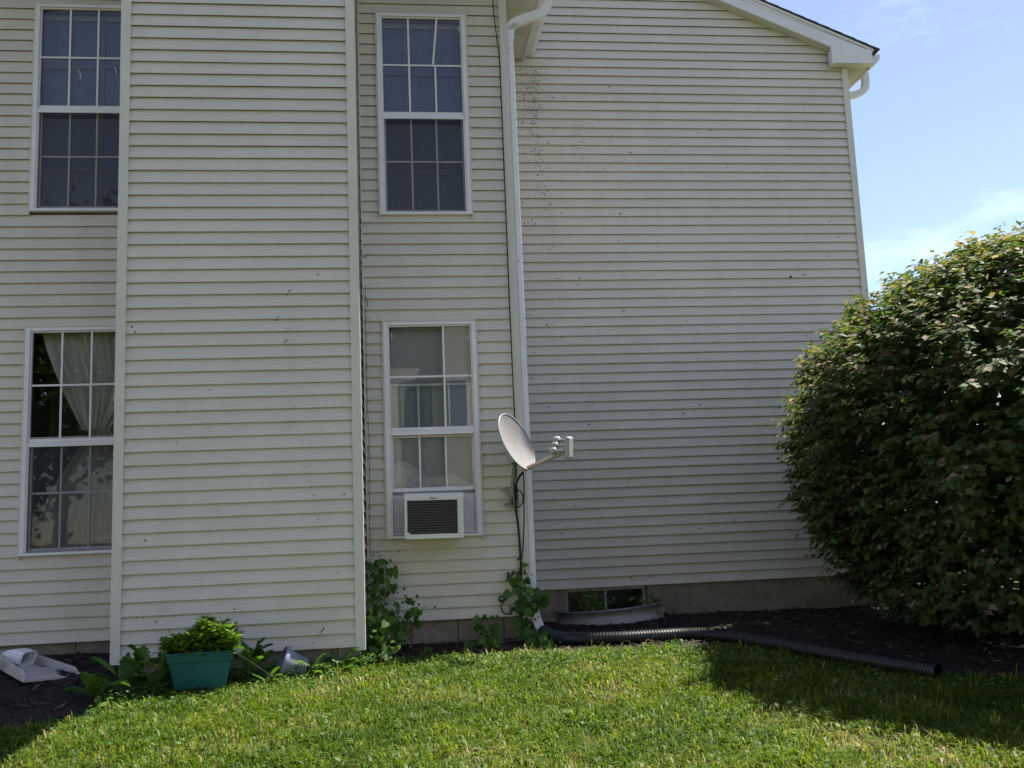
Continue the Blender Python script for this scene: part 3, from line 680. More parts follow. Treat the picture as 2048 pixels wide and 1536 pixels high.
# ------------------------------------------------------------------ air conditioner
ac = thing('air_conditioner', 'white window air conditioner with dark louvered grille in the raised sash', 'air conditioner', (.28, 8.31, 1.12))
def build_ac():
    x0, x1, z0, z1 = .032, .534, 1.122, 1.506; yf = B_Y-.255
    T = Matrix.Translation((.283, B_Y, 1.3)) @ Matrix.Rotation(R(-3.0), 4, 'X') @ Matrix.Rotation(R(.6), 4, 'Y') @ Matrix.Translation((-.283, -B_Y, -1.3))
    gx0, gx1, gz0, gz1 = x0+.024, x1-.052, z0+.040, z1-.060
    def B_(mb, name, mat, parent=ac): return mb.xf(T).build(name, M[mat], parent)
    m = MB(); m.box(x0+.004, x1-.004, yf+.03, B_Y+.20, z0+.012, z1-.004, .008); B_(m, 'case', 'ac')
    m = MB()                                      # front bezel with a sloping top lip
    m.poly_prism([(yf+.030, z1+.004), (yf+.012, z1-.004), (yf, z1-.026), (yf, gz1), (yf+.012, gz1), (yf+.012, z1-.03), (yf+.029, z1-.012)], 'x', x0, x1)
    m.box(x0, gx0, yf, yf+.03, z0+.03, gz1, .003); m.box(gx1, x1, yf, yf+.03, z0+.03, gz1, .003)
    B_(m, 'bezel', 'ac')
    m = MB(); m.poly_prism([(x0+.012, z0), (x1-.006, z0), (x1, z0+.03), (x1, z0+.056), (x1-.03, z0+.056), (x1-.052, z0+.038), (x0+.052, z0+.038), (x0+.036, z0+.056), (x0, z0+.056), (x0, z0+.018)], 'y', yf-.004, yf+.028); B_(m, 'base_tray', 'ac')
    m = MB(); m.box(gx0-.002, gx1+.002, yf+.022, yf+.028, gz0-.01, gz1+.002); B_(m, 'coil', 'ac_dark')
    n = 13
    for k in range(n):
        z = gz0+.012+(gz1-gz0-.02)*k/(n-1); m = MB()
        m.poly_prism([(yf+.004, z-.003), (yf+.004, z), (yf+.020, z+.010), (yf+.020, z+.007)], 'x', gx0, gx1); B_(m, 'louver', 'ac_louver')
    for (x, z) in ((x0+.012, gz0+.215), (gx1+.010, gz0+.225), (x0+.026, z0+.028), (x1-.040, z0+.038), (x0+.018, z0+.07), (gx1+.014, z0+.072)):
        m = MB(); m.lathe([(0, .0025), (.0035, .002), (.0042, 0)], 8, Matrix.Translation((x, yf-.0045, z)) @ Matrix.Rotation(R(90), 4, 'X')); B_(m, 'screw', 'cable')
    m = MB()
    for (a, b) in ((x0+.02, x0+.12), (x1-.17, x1-.06)):
        m.box(a, b, yf-.001, yf+.004, z1-.040, z1-.037)
    B_(m, 'vent_groove', 'pleat')
    cu = bpy.data.curves.new('logo', 'FONT'); cu.body = 'Midea'; cu.size = .021; cu.extrude = .0004; cu.offset = .0004
    to = bpy.data.objects.new('tmp', cu); COL.objects.link(to); dg = bpy.context.evaluated_depsgraph_get(); me = bpy.data.meshes.new_from_object(to.evaluated_get(dg)); bpy.data.objects.remove(to)
    me.transform(Matrix.Translation((x0+.226, yf-.0008, z1-.052)) @ Matrix.Rotation(R(90), 4, 'X')); me.transform(T); me.materials.clear(); me.materials.append(M['logo']); link('logo', me, ac)
    m = MB(); path = [(x0+.218+.0085*math.cos(a), yf-.0008, z1-.045+.0085*math.sin(a)) for a in np.linspace(R(-60), R(240), 16)]; m.tube(path, .0011, 5); B_(m, 'logo_ring', 'logo')
build_ac()
def accordion(x0, x1, z0, z1, lab):
    t = thing('accordion_panel', lab, 'panel', ((x0+x1)/2, B_Y+.03, z0), 'accordion panels beside the air conditioner')
    m = MB(); n = 18; b = 0; y = B_Y+.028
    pts = [(x0+(x1-x0)*i/n, y+(.006 if i % 2 else -.006)) for i in range(n+1)]
    for x, yy in pts: m.v += [(x, yy, z0+.012), (x, yy, z1)]
    m.f = [(2*i, 2*i+2, 2*i+3, 2*i+1) for i in range(n)]; m.build('pleats', M['pleat'], t)
    MB().box(x0, x1, y-.012, y+.012, z0, z0+.012, .002).build('track', M['pleat'], t)
accordion(-.062, .036, 1.172, 1.515, 'ribbed pale panel filling the gap left of the air conditioner')
accordion(.530, .656, 1.172, 1.515, 'ribbed pale panel filling the gap right of the air conditioner')

# ------------------------------------------------------------------ satellite dish
dish = thing('satellite_dish', 'white satellite dish on a wall mast beside the downspout', 'satellite dish', (.96, 8.53, 1.4))
def build_dish():
    a = Vector((.735, -.57, .37)).normalized(); cen = Vector((1.000, 8.17, 1.925))
    up = (Vector((0, 0, 1)) - a*a.z).normalized(); rt = up.cross(a)
    up2 = (up*math.cos(R(-4)) + rt*math.sin(R(-4))); rt = up2.cross(a)
    Mx = Matrix((rt, up2, a)).transposed().to_4x4(); Mx.translation = cen
    el = Matrix.Diagonal((.235, .262, 1, 1))
    prof = [(.001, -.052)]+[(r, -.052+.052*r*r) for r in np.linspace(.1, 1, 12)]
    m = MB(); m.lathe(prof, 48, Mx @ el); m.build('reflector', M['dish'], dish, True)
    m = MB(); m.lathe([(r, z-.004) for r, z in prof], 48, Mx @ el); m.f = [f[::-1] for f in m.f]; m.build('reflector_back', M['dish_back'], dish, True)
    m = MB(); m.tube([Mx @ el @ Vector((math.cos(t), math.sin(t), -.002)) for t in np.linspace(0, 2*math.pi, 49)], .0055, 6, False); m.build('rim', M['lnb'], dish, True)
    bot = Mx @ Vector((0, -.245, -.035)); tip = bot + a*.44 + Vector((0, 0, -.035))
    q = MB(); q.tube([bot - a*.025, bot, bot+(tip-bot)*.5, tip-(tip-bot)*.12, tip], .016, 8, True, box_ring(.030, .036)); q.build('arm', M['arm'], dish)
    # feed head: end plate carrying three horns that look back at the reflector
    ax = (cen - (tip+Vector((0, 0, .07)))).normalized(); sx_ = up2.cross(ax).normalized(); uy = ax.cross(sx_)
    F_ = Matrix((sx_, uy, ax)).transposed().to_4x4(); F_.translation = tip + Vector((0, 0, .004)) + (tip-bot)*.03; F_ = F_ @ Matrix.Scale(1.22, 4)
    h = MB(); h.box(-.042, .042, -.062, .088, -.022, .010, .012); h.xf(F_); h.build('feed_head', M['lnb'], dish)
    for k, (dx, dy) in enumerate(((.028, -.006), (0, .030), (-.028, .066))):
        hm = F_ @ Matrix.Translation((dx*.95, dy-.004, .010))
        s = MB(); s.lathe([(.010, 0), (.0095, .072)], 12, hm); s.build('feed_neck', M['dish_back'], dish, True)
        s = MB(); s.lathe([(.0, .066), (.019, .067), (.026, .074), (.026, .102), (.021, .110), (0, .114)], 16, hm); s.build('feed_horn', M['lnb'], dish, True)
    # mast, back bracket, foot
    back = cen - a*.105 - up2*.10; foot = Vector((.965, B_Y-.045, 1.405))
    s = MB(); s.tube(smooth_path([foot, foot+Vector((.005, -.03, .06)), Vector((.985, 8.44, 1.60)), Vector((.99, 8.35, 1.73)), back+Vector((0, .02, .02))], 5), .0195, 12); s.build('mast', M['dish_back'], dish, True)
    s = MB(); s.box(-.045, .045, -.055, .06, -.03, .03, .008); s.xf(Matrix.Translation(back-a*.0) @ Mx.to_3x3().to_4x4()); s.build('back_bracket', M['dish_back'], dish)
    for (x, z) in ((.925, 1.70), (.965, 1.67)):
        s = MB(); s.lathe([(0, .012), (.007, .011), (.008, 0)], 6, Matrix.Translation((x, 8.30, z)) @ Matrix.Rotation(R(90), 4, 'X')); s.build('bolt', M['dish_back'], dish)
    for z, sg in ((1.535, 1), (1.395, -1)):
        s = MB(); s.poly_prism([(.895, z-.012), (.94, z-.02*sg-.012), (1.01, z-.03*sg), (1.035, z+.005), (1.01, z+.028), (.915, z+.016)], 'y', B_Y-.030, B_Y-.018); s.build('foot_plate', M['dish_back'], dish)
        for x in (.915, 1.018): MB().lathe([(0, .008), (.006, .007), (.007, 0)], 6, Matrix.Translation((x, B_Y-.031, z+.003)) @ Matrix.Rotation(R(90), 4, 'X')).build('bolt', M['dish_back'], dish)
    s = MB(); s.box(.945, .953, B_Y-.10, B_Y-.02, 1.375, 1.50, .002).box(.983, .991, B_Y-.10, B_Y-.02, 1.375, 1.50, .002); s.build('foot_fork', M['dish_back'], dish)
build_dish()
def cable(pts, r, label):
    t = MB().tube(smooth_path(pts, 6), r, 7).build('cable', M['cable'], None, True); return tag(t, label, 'cable', 'black cables by the downspout')
cable([(.985,8.528,6.264),(.987,8.528,6.061),(1.009,8.528,5.758),(1.024,8.525,5.533),(1.026,8.523,4.524),(1.026,8.523,3.806),(1.025,8.523,3.243),(1.028,8.523,2.781),(1.030,8.523,2.371),(1.033,8.523,2.101),(1.029,8.523,1.745),(1.021,8.523,1.437)], .0055, 'thin black cable running down the wall corner from the roof')
cable([(1.042,8.185,1.660),(1.014,8.250,1.621),(.999,8.400,1.556),(1.003,8.500,1.481),(1.008,8.520,1.350),(1.025,8.520,1.175),(1.032,8.520,.872),(1.026,8.520,.680),(1.016,8.520,.50),(1.03,8.49,.30),(1.04,8.46,.21)], .0105, 'thick black cable dropping from the dish foot to the vine')
cable([(1.046,8.188,1.655),(1.054,8.250,1.535),(1.060,8.350,1.388),(1.066,8.450,1.217),(1.052,8.500,1.001),(1.023,8.500,.851),(.992,8.513,.724),(.936,8.520,.633),(.863,8.525,.560),(.848,8.525,.519),(.868,8.52,.471),(.92,8.52,.456)], .006, 'black cable hanging from the dish rim and curling to the wall cap')
cable([(1.025+.045*math.cos(t)+.012*math.sin(t), 8.475+.012*math.cos(3*t), 1.445-.066*math.sin(t)+.03*math.cos(t)) for t in np.linspace(0, 4*math.pi, 22)], .0055, 'small coil of black cable tied at the dish foot')
cap = thing('wall_cap', 'round dark cap on the siding above the block foundation', 'cap', (.855, B_Y-.02, .587))
MB().lathe([(0, .03), (.026, .028), (.030, .018), (.030, 0)], 20, Matrix.Translation((.855, B_Y-.008, .590)) @ Matrix.Rotation(R(90), 4, 'X')).build('housing', M['pipe'], cap, True)
MB().lathe([(.018, .031), (.018, .040), (.008, .042), (0, .042)], 16, Matrix.Translation((.855, B_Y-.008, .590)) @ Matrix.Rotation(R(90), 4, 'X')).build('plug', M['galv_dark'], cap, True)

# ------------------------------------------------------------------ drain pipes
def corrugated(pts, r, label, pitch=.025):
    path = smooth_path(pts, 40); L = [0]
    for i in range(1, len(path)): L.append(L[-1]+(path[i]-path[i-1]).length)
    n = int(L[-1]/pitch*4); fine = []; rad = []
    xs = np.linspace(0, L[-1], n)
    P = np.array([tuple(p) for p in path]); Q = np.stack([np.interp(xs, L, P[:, k]) for k in range(3)], -1)
    prof = [1.0, 1.0, .885, .885]
    m = MB(); m.tube([tuple(q) for q in Q], [r*prof[i % 4] for i in range(n)], 22, False)
    b = len(m.v); inner = MB(); inner.tube([tuple(q) for q in Q[-30:]], r*.86, 22, False)
    t = thing('drain_pipe', label, 'pipe', tuple(Q[n//2]-np.array([0, 0, r])))
    m.build('corrugated_wall', M['pipe'], t); inner.f = [f[::-1] for f in inner.f]; inner.build('bore', M['pipe'], t)
    e = MB(); d = Vector(Q[-1]-Q[-3]).normalized()
    mt = Vector((0, 0, 1)).rotation_difference(d).to_matrix().to_4x4(); mt.translation = Vector(Q[-1])
    e.lathe([(r*.86, 0), (r*1.0, .001), (r*1.0, -.01)], 22, mt); e.build('cut_end', M['pipe'], t)
def on_m(x, y, r): return (x, y, float(gz(x, y))+r+.016)
corrugated([(1.20, 8.47, .30), (1.27, 8.30, .265), on_m(1.40, 8.10, .06), on_m(1.70, 7.985, .06), on_m(2.05, 7.99, .058), on_m(2.35, 7.99, .055), on_m(2.56, 7.84, .05), on_m(2.76, 7.42, .05), on_m(2.95, 6.95, .05), on_m(3.15, 6.52, .05), on_m(3.40, 6.05, .05)], .060, 'long black corrugated drain pipe lying on the mulch from the downspout')
corrugated([(5.28, 10.22, .50), (5.36, 10.15, .38), on_m(5.55, 9.9, .07), on_m(6.1, 9.4, .06), on_m(6.8, 9.0, .06), on_m(7.6, 8.7, .06)], .060, 'black corrugated drain pipe under the bush at the house corner')

# ------------------------------------------------------------------ window well
well = thing('window_well', 'corrugated steel window well at the basement window', 'window well', (2.1, 9.7, .2))
def build_well():
    cx, cy, rx, ry = 2.095, C_Y+.02, .545, .52; prof = []
    for i in range(25):
        z = -.02+i*.325/24+.0; prof.append((z, .020*math.sin(i/24*2*math.pi*2.0+.6)))
    def P(t, off, z): return (cx+(rx+off)*math.cos(t), cy-(ry+off)*abs(math.sin(t))**.8, z+.06*(.5+.5*math.cos(t))*sstep(0, .27, z+.0))
    m = MB(); ns = 40
    for z, o in prof:
        for k in range(ns+1): m.v.append(P(math.pi*k/ns, o, z+.02))
    for i in range(len(prof)-1):
        for k in range(ns): q = i*(ns+1)+k; m.f.append((q, q+1, q+ns+2, q+ns+1))
    m.build('corrugated_wall', M['galv'], well, True)
    m = MB(); m.tube([P(math.pi*k/ns, .0, .325) for k in range(ns+1)], .011, 8); m.build('rolled_rim', M['galv_dark'], well, True)
    for s in (0, math.pi):
        p = P(s, .0, .15); m = MB(); m.box(p[0]-.005, p[0]+.06 if s == 0 else p[0]+.005, C_Y+.026, C_Y+.034, .0, .31 if s == 0 else .26)
        if s: m = MB().box(p[0]-.06, p[0]+.005, C_Y+.026, C_Y+.034, .0, .26)
        m.build('flange', M['galv'], well)
build_well()

# ------------------------------------------------------------------ planter, pot, splash block, downspout end
pl = thing('planter_box', 'teal plastic planter box full of green plants by the bay wall', 'planter', (-1.40, 7.17, .17))
PLM = Matrix.Translation((-1.405, 7.17, float(gz(-1.4, 7.1))-.005)) @ Matrix.Rotation(R(6), 4, 'Z')
def build_planter():
    def ring(w, d, z): return [(-w/2, -d/2, z), (w/2, -d/2, z), (w/2, d/2, z), (-w/2, d/2, z)]
    def loft(rs, cap0=False, cap1=False):
        m = MB()
        for r_ in rs: m.v += r_
        for i in range(len(rs)-1):
            for k in range(4): m.f.append((i*4+k, i*4+(k+1) % 4, i*4+4+(k+1) % 4, i*4+4+k))
        if cap0: m.f.append((3, 2, 1, 0))
        if cap1: b = len(m.v)-4; m.f.append((b, b+1, b+2, b+3))
        return m
    def bev(o, w=.006):
        b = o.modifiers.new('bevel', 'BEVEL'); b.width = w; b.segments = 2; b.limit_method = 'ANGLE'
    h = .285
    bev(loft([ring(.315, .20, 0), ring(.405, .27, h-.055), ring(.40, .265, h-.055)], True).xf(PLM).build('body', M['teal'], pl))
    bev(loft([ring(.410, .275, h-.062), ring(.420, .285, h-.060), ring(.435, .300, h-.006), ring(.452, .316, h-.004), ring(.452, .316, h+.006), ring(.425, .290, h+.006), ring(.405, .270, h-.05)]).xf(PLM).build('rim', M['teal'], pl), .003)
    loft([ring(.408, .272, h-.035)], False, True).xf(PLM).build('soil', M['soil'], pl)
build_planter()
pot = thing('flower_pot', 'grey plastic flower pot tipped against the bay foundation', 'pot', (-.79, 7.4, .17))
PM = Matrix.Translation((-.875, 7.40, .305)) @ Matrix.Rotation(R(14), 4, 'Z') @ Matrix.Rotation(R(112), 4, 'Y') @ Matrix.Scale(1.12, 4)
MB().lathe([(0, .15), (.062, .15), (.066, .146), (.088, .018), (.100, .016), (.101, -.012), (.095, -.014), (.092, .012), (.062, .142), (0, .142)], 28, PM).build('body', M['pot'], pot, True)
MB().lathe([(.1012, .014), (.1045, .010), (.1045, -.010), (.1012, -.014)], 28, PM).build('rim', M['pot'], pot, True)
spl = thing('splash_block', 'beige plastic splash block with ribbed channel on black mulch', 'splash block', (-2.75, 7.85, .2))
SM = Matrix.Translation((-2.80, 7.80, float(mulch_h(np.float64(-2.75), np.float64(7.8)))+.012)) @ Matrix.Rotation(R(-46), 4, 'Z') @ Matrix.Rotation(R(6), 4, 'Y') @ Matrix.Rotation(R(-4), 4, 'X') @ Matrix.Scale(1.2, 4)
def build_splash():
    m = MB(); L0, L1 = -.30, .36                     # narrow back, wide open front along +x
    def wdt(x): return .10+.07*(x-L0)/(L1-L0)
    m.v = [(L0, -wdt(L0), 0), (L0, wdt(L0), 0), (L1, wdt(L1), 0), (L1, -wdt(L1), 0), (L0, -wdt(L0), .012), (L0, wdt(L0), .012), (L1, wdt(L1), .012), (L1, -wdt(L1), .012)]
    m.f = [(0,1,2,3), (7,6,5,4), (0,4,5,1), (1,5,6,2), (2,6,7,3), (3,7,4,0)]; m.xf(SM).build('tray', M['splash'], spl)
    for s in (-1, 1):
        m = MB(); x0, x1 = L0, L1
        def sec(x, h): w = wdt(x); return [(x, s*(w-.022), .010), (x, s*(w+.004), .0), (x, s*(w+.004), h-.004), (x, s*(w-.004), h), (x, s*(w-.012), h)]
        for x, h in ((x0, .075), (x1-.07, .058), (x1, .020)): m.v += sec(x, h)
        for i in range(2):
            for k in range(5): m.f.append((i*5+k, i*5+(k+1) % 5, i*5+5+(k+1) % 5, i*5+5+k))
        m.f += [(0, 1, 2, 3, 4), (14, 13, 12, 11, 10)]; m.xf(SM).build('side_wall', M['splash'], spl)
    MB().box(L0-.004, L0+.012, -.098, .098, .012, .072, .003).xf(SM).build('back_wall', M['splash'], spl)
    for k in range(15):
        x = L0+.10+k*.030; MB().box(x, x+.014, -wdt(x)+.03, wdt(x)-.03, .011, .0165, .002).xf(SM).build('rib', M['splash'], spl)
build_splash()
dend = thing('downspout_end', 'crumpled white downspout end resting on the splash block', 'downspout', (-2.95, 7.95, .3))
def build_dend():
    path = smooth_path([(-3.12, 8.06, .315), (-3.04, 8.00, .345), (-2.95, 7.93, .385), (-2.87, 7.88, .395), (-2.80, 7.85, .375)], 5); n = len(path)
    k = [.55+.45*min(1, i/(n*.55))+.03*math.sin(i*2.3) for i in range(n)]
    m = MB(); m.tube(path, k, 16, False, box_ring(.150, .108)); o = m.build('tube', M['alu'], dend); s = o.modifiers.new('solid', 'SOLIDIFY'); s.thickness = .003; s.offset = -1
    m = MB(); m.tube(path[-2:], [1.04, 1.07], 16, False, box_ring(.150, .108)); o = m.build('flared_lip', M['alu'], dend); s = o.modifiers.new('solid', 'SOLIDIFY'); s.thickness = .004; s.offset = 0
build_dend()

# ------------------------------------------------------------------ leaves and plants
def leaf_tpl(kind):
    if kind == 'simple':                            # 5 verts, folded along the midrib
        V = [(0, 0, 0), (-.27, .45, .07), (.27, .45, .07), (0, .52, 0), (0, 1, -.10)]; F = [(0, 3, 1), (1, 3, 4), (0, 2, 3), (2, 4, 3)]
    elif kind == 'narrow':
        V = [(0, 0, 0), (-.13, .4, .05), (.13, .4, .05), (0, .45, 0), (0, 1, -.16)]; F = [(0, 3, 1), (1, 3, 4), (0, 2, 3), (2, 4, 3)]
    elif kind == 'heart':
        V = [(0, .06, 0), (-.22, -.05, .05), (-.42, .18, .06), (-.38, .5, .02), (-.18, .8, -.05), (0, 1.05, -.16), (.18, .8, -.05), (.38, .5, .02), (.42, .18, .06), (.22, -.05, .05), (0, .5, -.02), (0, .8, -.08)]
        F = [(0, 2, 1), (0, 10, 2), (2, 10, 3), (3, 10, 11), (3, 11, 4), (4, 11, 5), (0, 9, 8), (0, 8, 10), (8, 7, 10), (7, 11, 10), (7, 6, 11), (6, 5, 11)]
    elif kind == 'toothed':                          # long weed leaf with coarse teeth
        V = [(0, 0, 0)]; F = []; n = 6; prev = None
        L = []; Rr = []; Cc = []
        for i in range(1, 2*n):
            t = i/(2*n); w = .24*math.sin(math.pi*min(1, t*1.05))**.8*(1.0 if i % 2 else .62)
            L.append((-w, t+(0.03 if i % 2 else -.02), .06*math.sin(3*t)+.03)); Rr.append((w, t+(0.03 if i % 2 else -.02), .06*math.sin(3*t)+.03)); Cc.append((0, t, .06*math.sin(3*t)-.10*t*t))
        V += L+Rr+Cc+[(0, 1.05, -.12)]; m_ = len(L); l0, r0, c0, tip = 1, 1+m_, 1+2*m_, 1+3*m_
        F += [(0, c0, l0), (0, r0, c0)]
        for i in range(m_-1): F += [(l0+i, c0+i, c0+i+1), (l0+i, c0+i+1, l0+i+1), (c0+i, r0+i, r0+i+1), (c0+i, r0+i+1, c0+i+1)]
        F += [(l0+m_-1, c0+m_-1, tip), (c0+m_-1, r0+m_-1, tip)]
    return np.array(V, float), np.array(F, int)
TPL = {k: leaf_tpl(k) for k in ('simple', 'narrow', 'heart', 'toothed')}
def frames(direction, normal):
    """rotation matrices (n,3,3) with y along direction and z near normal"""
    y = direction/np.linalg.norm(direction, axis=1, keepdims=True); x = np.cross(y, normal); x /= np.maximum(1e-6, np.linalg.norm(x, axis=1, keepdims=True)); z = np.cross(x, y)
    return np.stack([x, y, z], -1)
def leaf_mesh(name, kind, pos, Rm, sc, rnd, mat, wid=1.0):
    V, F = TPL[kind]; V = V*np.array([wid, 1, 1]); n = len(pos)
    W = np.einsum('nij,vj->nvi', Rm, V)*sc[:, None, None] + pos[:, None, :]
    FF = (F[None]+len(V)*np.arange(n)[:, None, None]).reshape(-1, 3)
    return np_mesh(name, W.reshape(-1, 3), FF, mat, {'rnd': np.repeat(rnd, len(V))}, True)
_single = {}
def leaf_objects(kind, pos, Rm, sc, mat, parent, name='leaf', wid=1.0):
    key = (kind, mat.name, wid)
    if key not in _single: V, F = TPL[kind]; _single[key] = np_mesh('leaf_'+kind, V*np.array([wid, 1, 1]), F, mat, None, True)
    proto = None
    for p, r_, s in zip(pos, Rm, sc):
        m = Matrix(r_.tolist()).to_4x4() @ Matrix.Scale(float(s), 4); m.translation = Vector(p)
        if proto is None: proto = link(name, _single[key], parent, m)
        else:
            o = proto.copy(); COL.objects.link(o); o.parent = parent; o.matrix_parent_inverse = proto.matrix_parent_inverse.copy(); o.matrix_basis = m
PROF_H = np.array([.12, .36, .60, 1.10, 1.75, 2.25, 2.85, 3.14, 3.28, 3.38]); PROF_R = np.array([1.70, 2.02, 2.20, 2.52, 2.70, 2.50, 1.84, 1.18, .64, .05])
def bush(loc, scale, ncl, seed, label, ysc=.70, singles=300, name='burning_bush', group=None):
    rs = np.random.default_rng(seed); lx, ly = loc; z0 = float(gz(lx, ly))
    t = thing(name, label, 'bush', (lx, ly, z0), group)
    def lump(an, h): return 1+.04*np.sin(3*an+2.1*h+seed)+.035*np.sin(8*an-3*h)+.03*np.sin(15*an+6.5*h+1)+.02*np.sin(29*an-11*h)
    # cluster centres through the outer shell, area weighted
    hh = np.linspace(.16, 3.37, 200); rr = np.interp(hh, PROF_H, PROF_R); dr = np.gradient(rr, hh); wts = rr*np.sqrt(1+dr*dr)+.02; wts /= wts.sum()
    h = rs.choice(hh, ncl, p=wts)+rs.normal(0, .02, ncl); an = rs.random(ncl)*2*np.pi
    depth = np.clip(np.abs(rs.normal(0, .19, ncl)), 0, .9) - rs.random(ncl)**6*.11
    r_ = np.maximum(.03, np.interp(h, PROF_H, PROF_R)*lump(an, h)-depth)
    cpos = np.stack([r_*np.cos(an), ysc*r_*np.sin(an), h - depth*.25*(h > 2)], -1)
    slope = -np.interp(h, hh, dr); nrm = np.stack([np.cos(an), np.sin(an)/ysc, np.clip(slope, -.6, 4)], -1); nrm /= np.linalg.norm(nrm, axis=1, keepdims=True)
    tw = nrm*np.array([.9, .9, .30])+np.array([0, 0, .08])+rs.normal(0, .30, (ncl, 3))*np.array([1, 1, .6]); tw /= np.linalg.norm(tw, axis=1, keepdims=True)
    nl = 9; k = np.arange(nl); pos = []; dirs = []; nor = []; rn = []; sc = []
    side = np.cross(tw, np.array([0, 0, 1.0])); side /= np.maximum(1e-5, np.linalg.norm(side, axis=1, keepdims=True))
    crnd = rs.random(ncl)
    for i in range(nl):
        s = 1 if i % 2 else -1; a = (i//2)*.040
        pos.append(cpos+tw*(a-.06)+rs.normal(0, .006, (ncl, 3)))
        sp = .95 if i < nl-1 else .1
        d = tw*.60+side*s*sp+np.array([0, 0, -.36])+rs.normal(0, .26, (ncl, 3))*np.array([1, 1, .7]); dirs.append(d)
        nor.append(np.array([0, 0, 1.0])+nrm*.62+rs.normal(0, .30, (ncl, 3)))
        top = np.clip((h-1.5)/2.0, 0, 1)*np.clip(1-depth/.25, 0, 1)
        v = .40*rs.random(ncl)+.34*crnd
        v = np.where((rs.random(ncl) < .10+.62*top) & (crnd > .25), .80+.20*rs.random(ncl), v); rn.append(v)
        sc.append((.054+.036*rs.random(ncl))*(1.0 if i < nl-2 else .8))
    pos = np.concatenate(pos)*scale+np.array([lx, ly, z0]); dirs = np.concatenate(dirs); nor = np.concatenate(nor); rn = np.concatenate(rn); sc = np.concatenate(sc)
    keep = pos[:, 1] < C_Y-.03 if lx < 9 else np.ones(len(pos), bool); keep |= pos[:, 0] > CX1+.05
    # older inner leaves that fill the crown behind the outer shoots
    ni = 26000; hi = rs.uniform(.5, 2.9, ni); ai = rs.random(ni)*2*np.pi; ri = np.interp(hi, PROF_H, PROF_R)*np.sqrt(rs.uniform(.12, .80, ni))
    ipos = np.stack([ri*np.cos(ai), ysc*ri*np.sin(ai), hi], -1)*scale+np.array([lx, ly, z0]); idir = rs.normal(0, 1, (ni, 3)); inor = np.array([0, 0, .6])+rs.normal(0, .8, (ni, 3))
    ik = (ipos[:, 1] < C_Y-.06) | (ipos[:, 0] > CX1+.06)
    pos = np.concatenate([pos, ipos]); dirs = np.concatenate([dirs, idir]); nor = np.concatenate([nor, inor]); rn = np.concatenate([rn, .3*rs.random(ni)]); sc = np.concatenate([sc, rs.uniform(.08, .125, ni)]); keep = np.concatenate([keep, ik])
    Rm = frames(dirs, nor)
    pick = np.zeros(len(pos), bool)
    if singles:
        out = np.concatenate([np.tile(depth, nl), np.full(ni, 9.)]) < .05; near = pos[:, 1] < ly+.1; vis = (pos[:, 0]/pos[:, 1] < .70)
        cand = np.where(out & near & vis & keep)[0]; cand = cand[np.argsort(-sc[cand]/np.hypot(pos[cand, 0], pos[cand, 1]))][:singles]; pick[cand] = True
        leaf_objects('simple', pos[cand], Rm[cand], sc[cand]*1.12, M['bushobj'], t, wid=1.25)
    q = keep & ~pick
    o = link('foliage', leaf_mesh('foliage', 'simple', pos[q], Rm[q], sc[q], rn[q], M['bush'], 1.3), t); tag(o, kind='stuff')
    # stems: vase of branches
    m = MB(); rr2 = random.Random(seed)
    for i in range(26):
        a = i*2*math.pi/26+rr2.uniform(-.1, .1); top = rr2.uniform(1.2, 3.2); rad = float(np.interp(top, PROF_H, PROF_R))*rr2.uniform(.5, .93)
        b0 = Vector((.22*math.cos(a), .22*math.sin(a)*ysc, 0)); b2 = Vector((rad*math.cos(a), rad*ysc*math.sin(a), top)); b1 = Vector((rad*.45*math.cos(a+.15), rad*.45*ysc*math.sin(a+.15), top*.42))
        pa = smooth_path([b0, b1, b2], 6); m.tube([tuple(p*scale+Vector((lx, ly, z0-.02))) for p in pa], [.022*(1-.8*j/(len(pa)-1))+.003 for j in range(len(pa))], 6, False)
        for j in range(3):
            s = pa[5+j*2]; e = s+Vector((rr2.uniform(-.45, .45), rr2.uniform(-.35, .35), rr2.uniform(-.05, .45)))
            m.tube([tuple(q_*scale+Vector((lx, ly, z0-.02))) for q_ in (s, (s+e)/2+Vector((0, 0, .03)), e)], [.008, .006, .003], 5, False)
    m.build('stems', M['bark'], t, True)
    return t
bush((5.92, 7.35), 1.0, 12000, 5, 'large rounded bush with pink-tipped leaves at the house corner', 1.0)

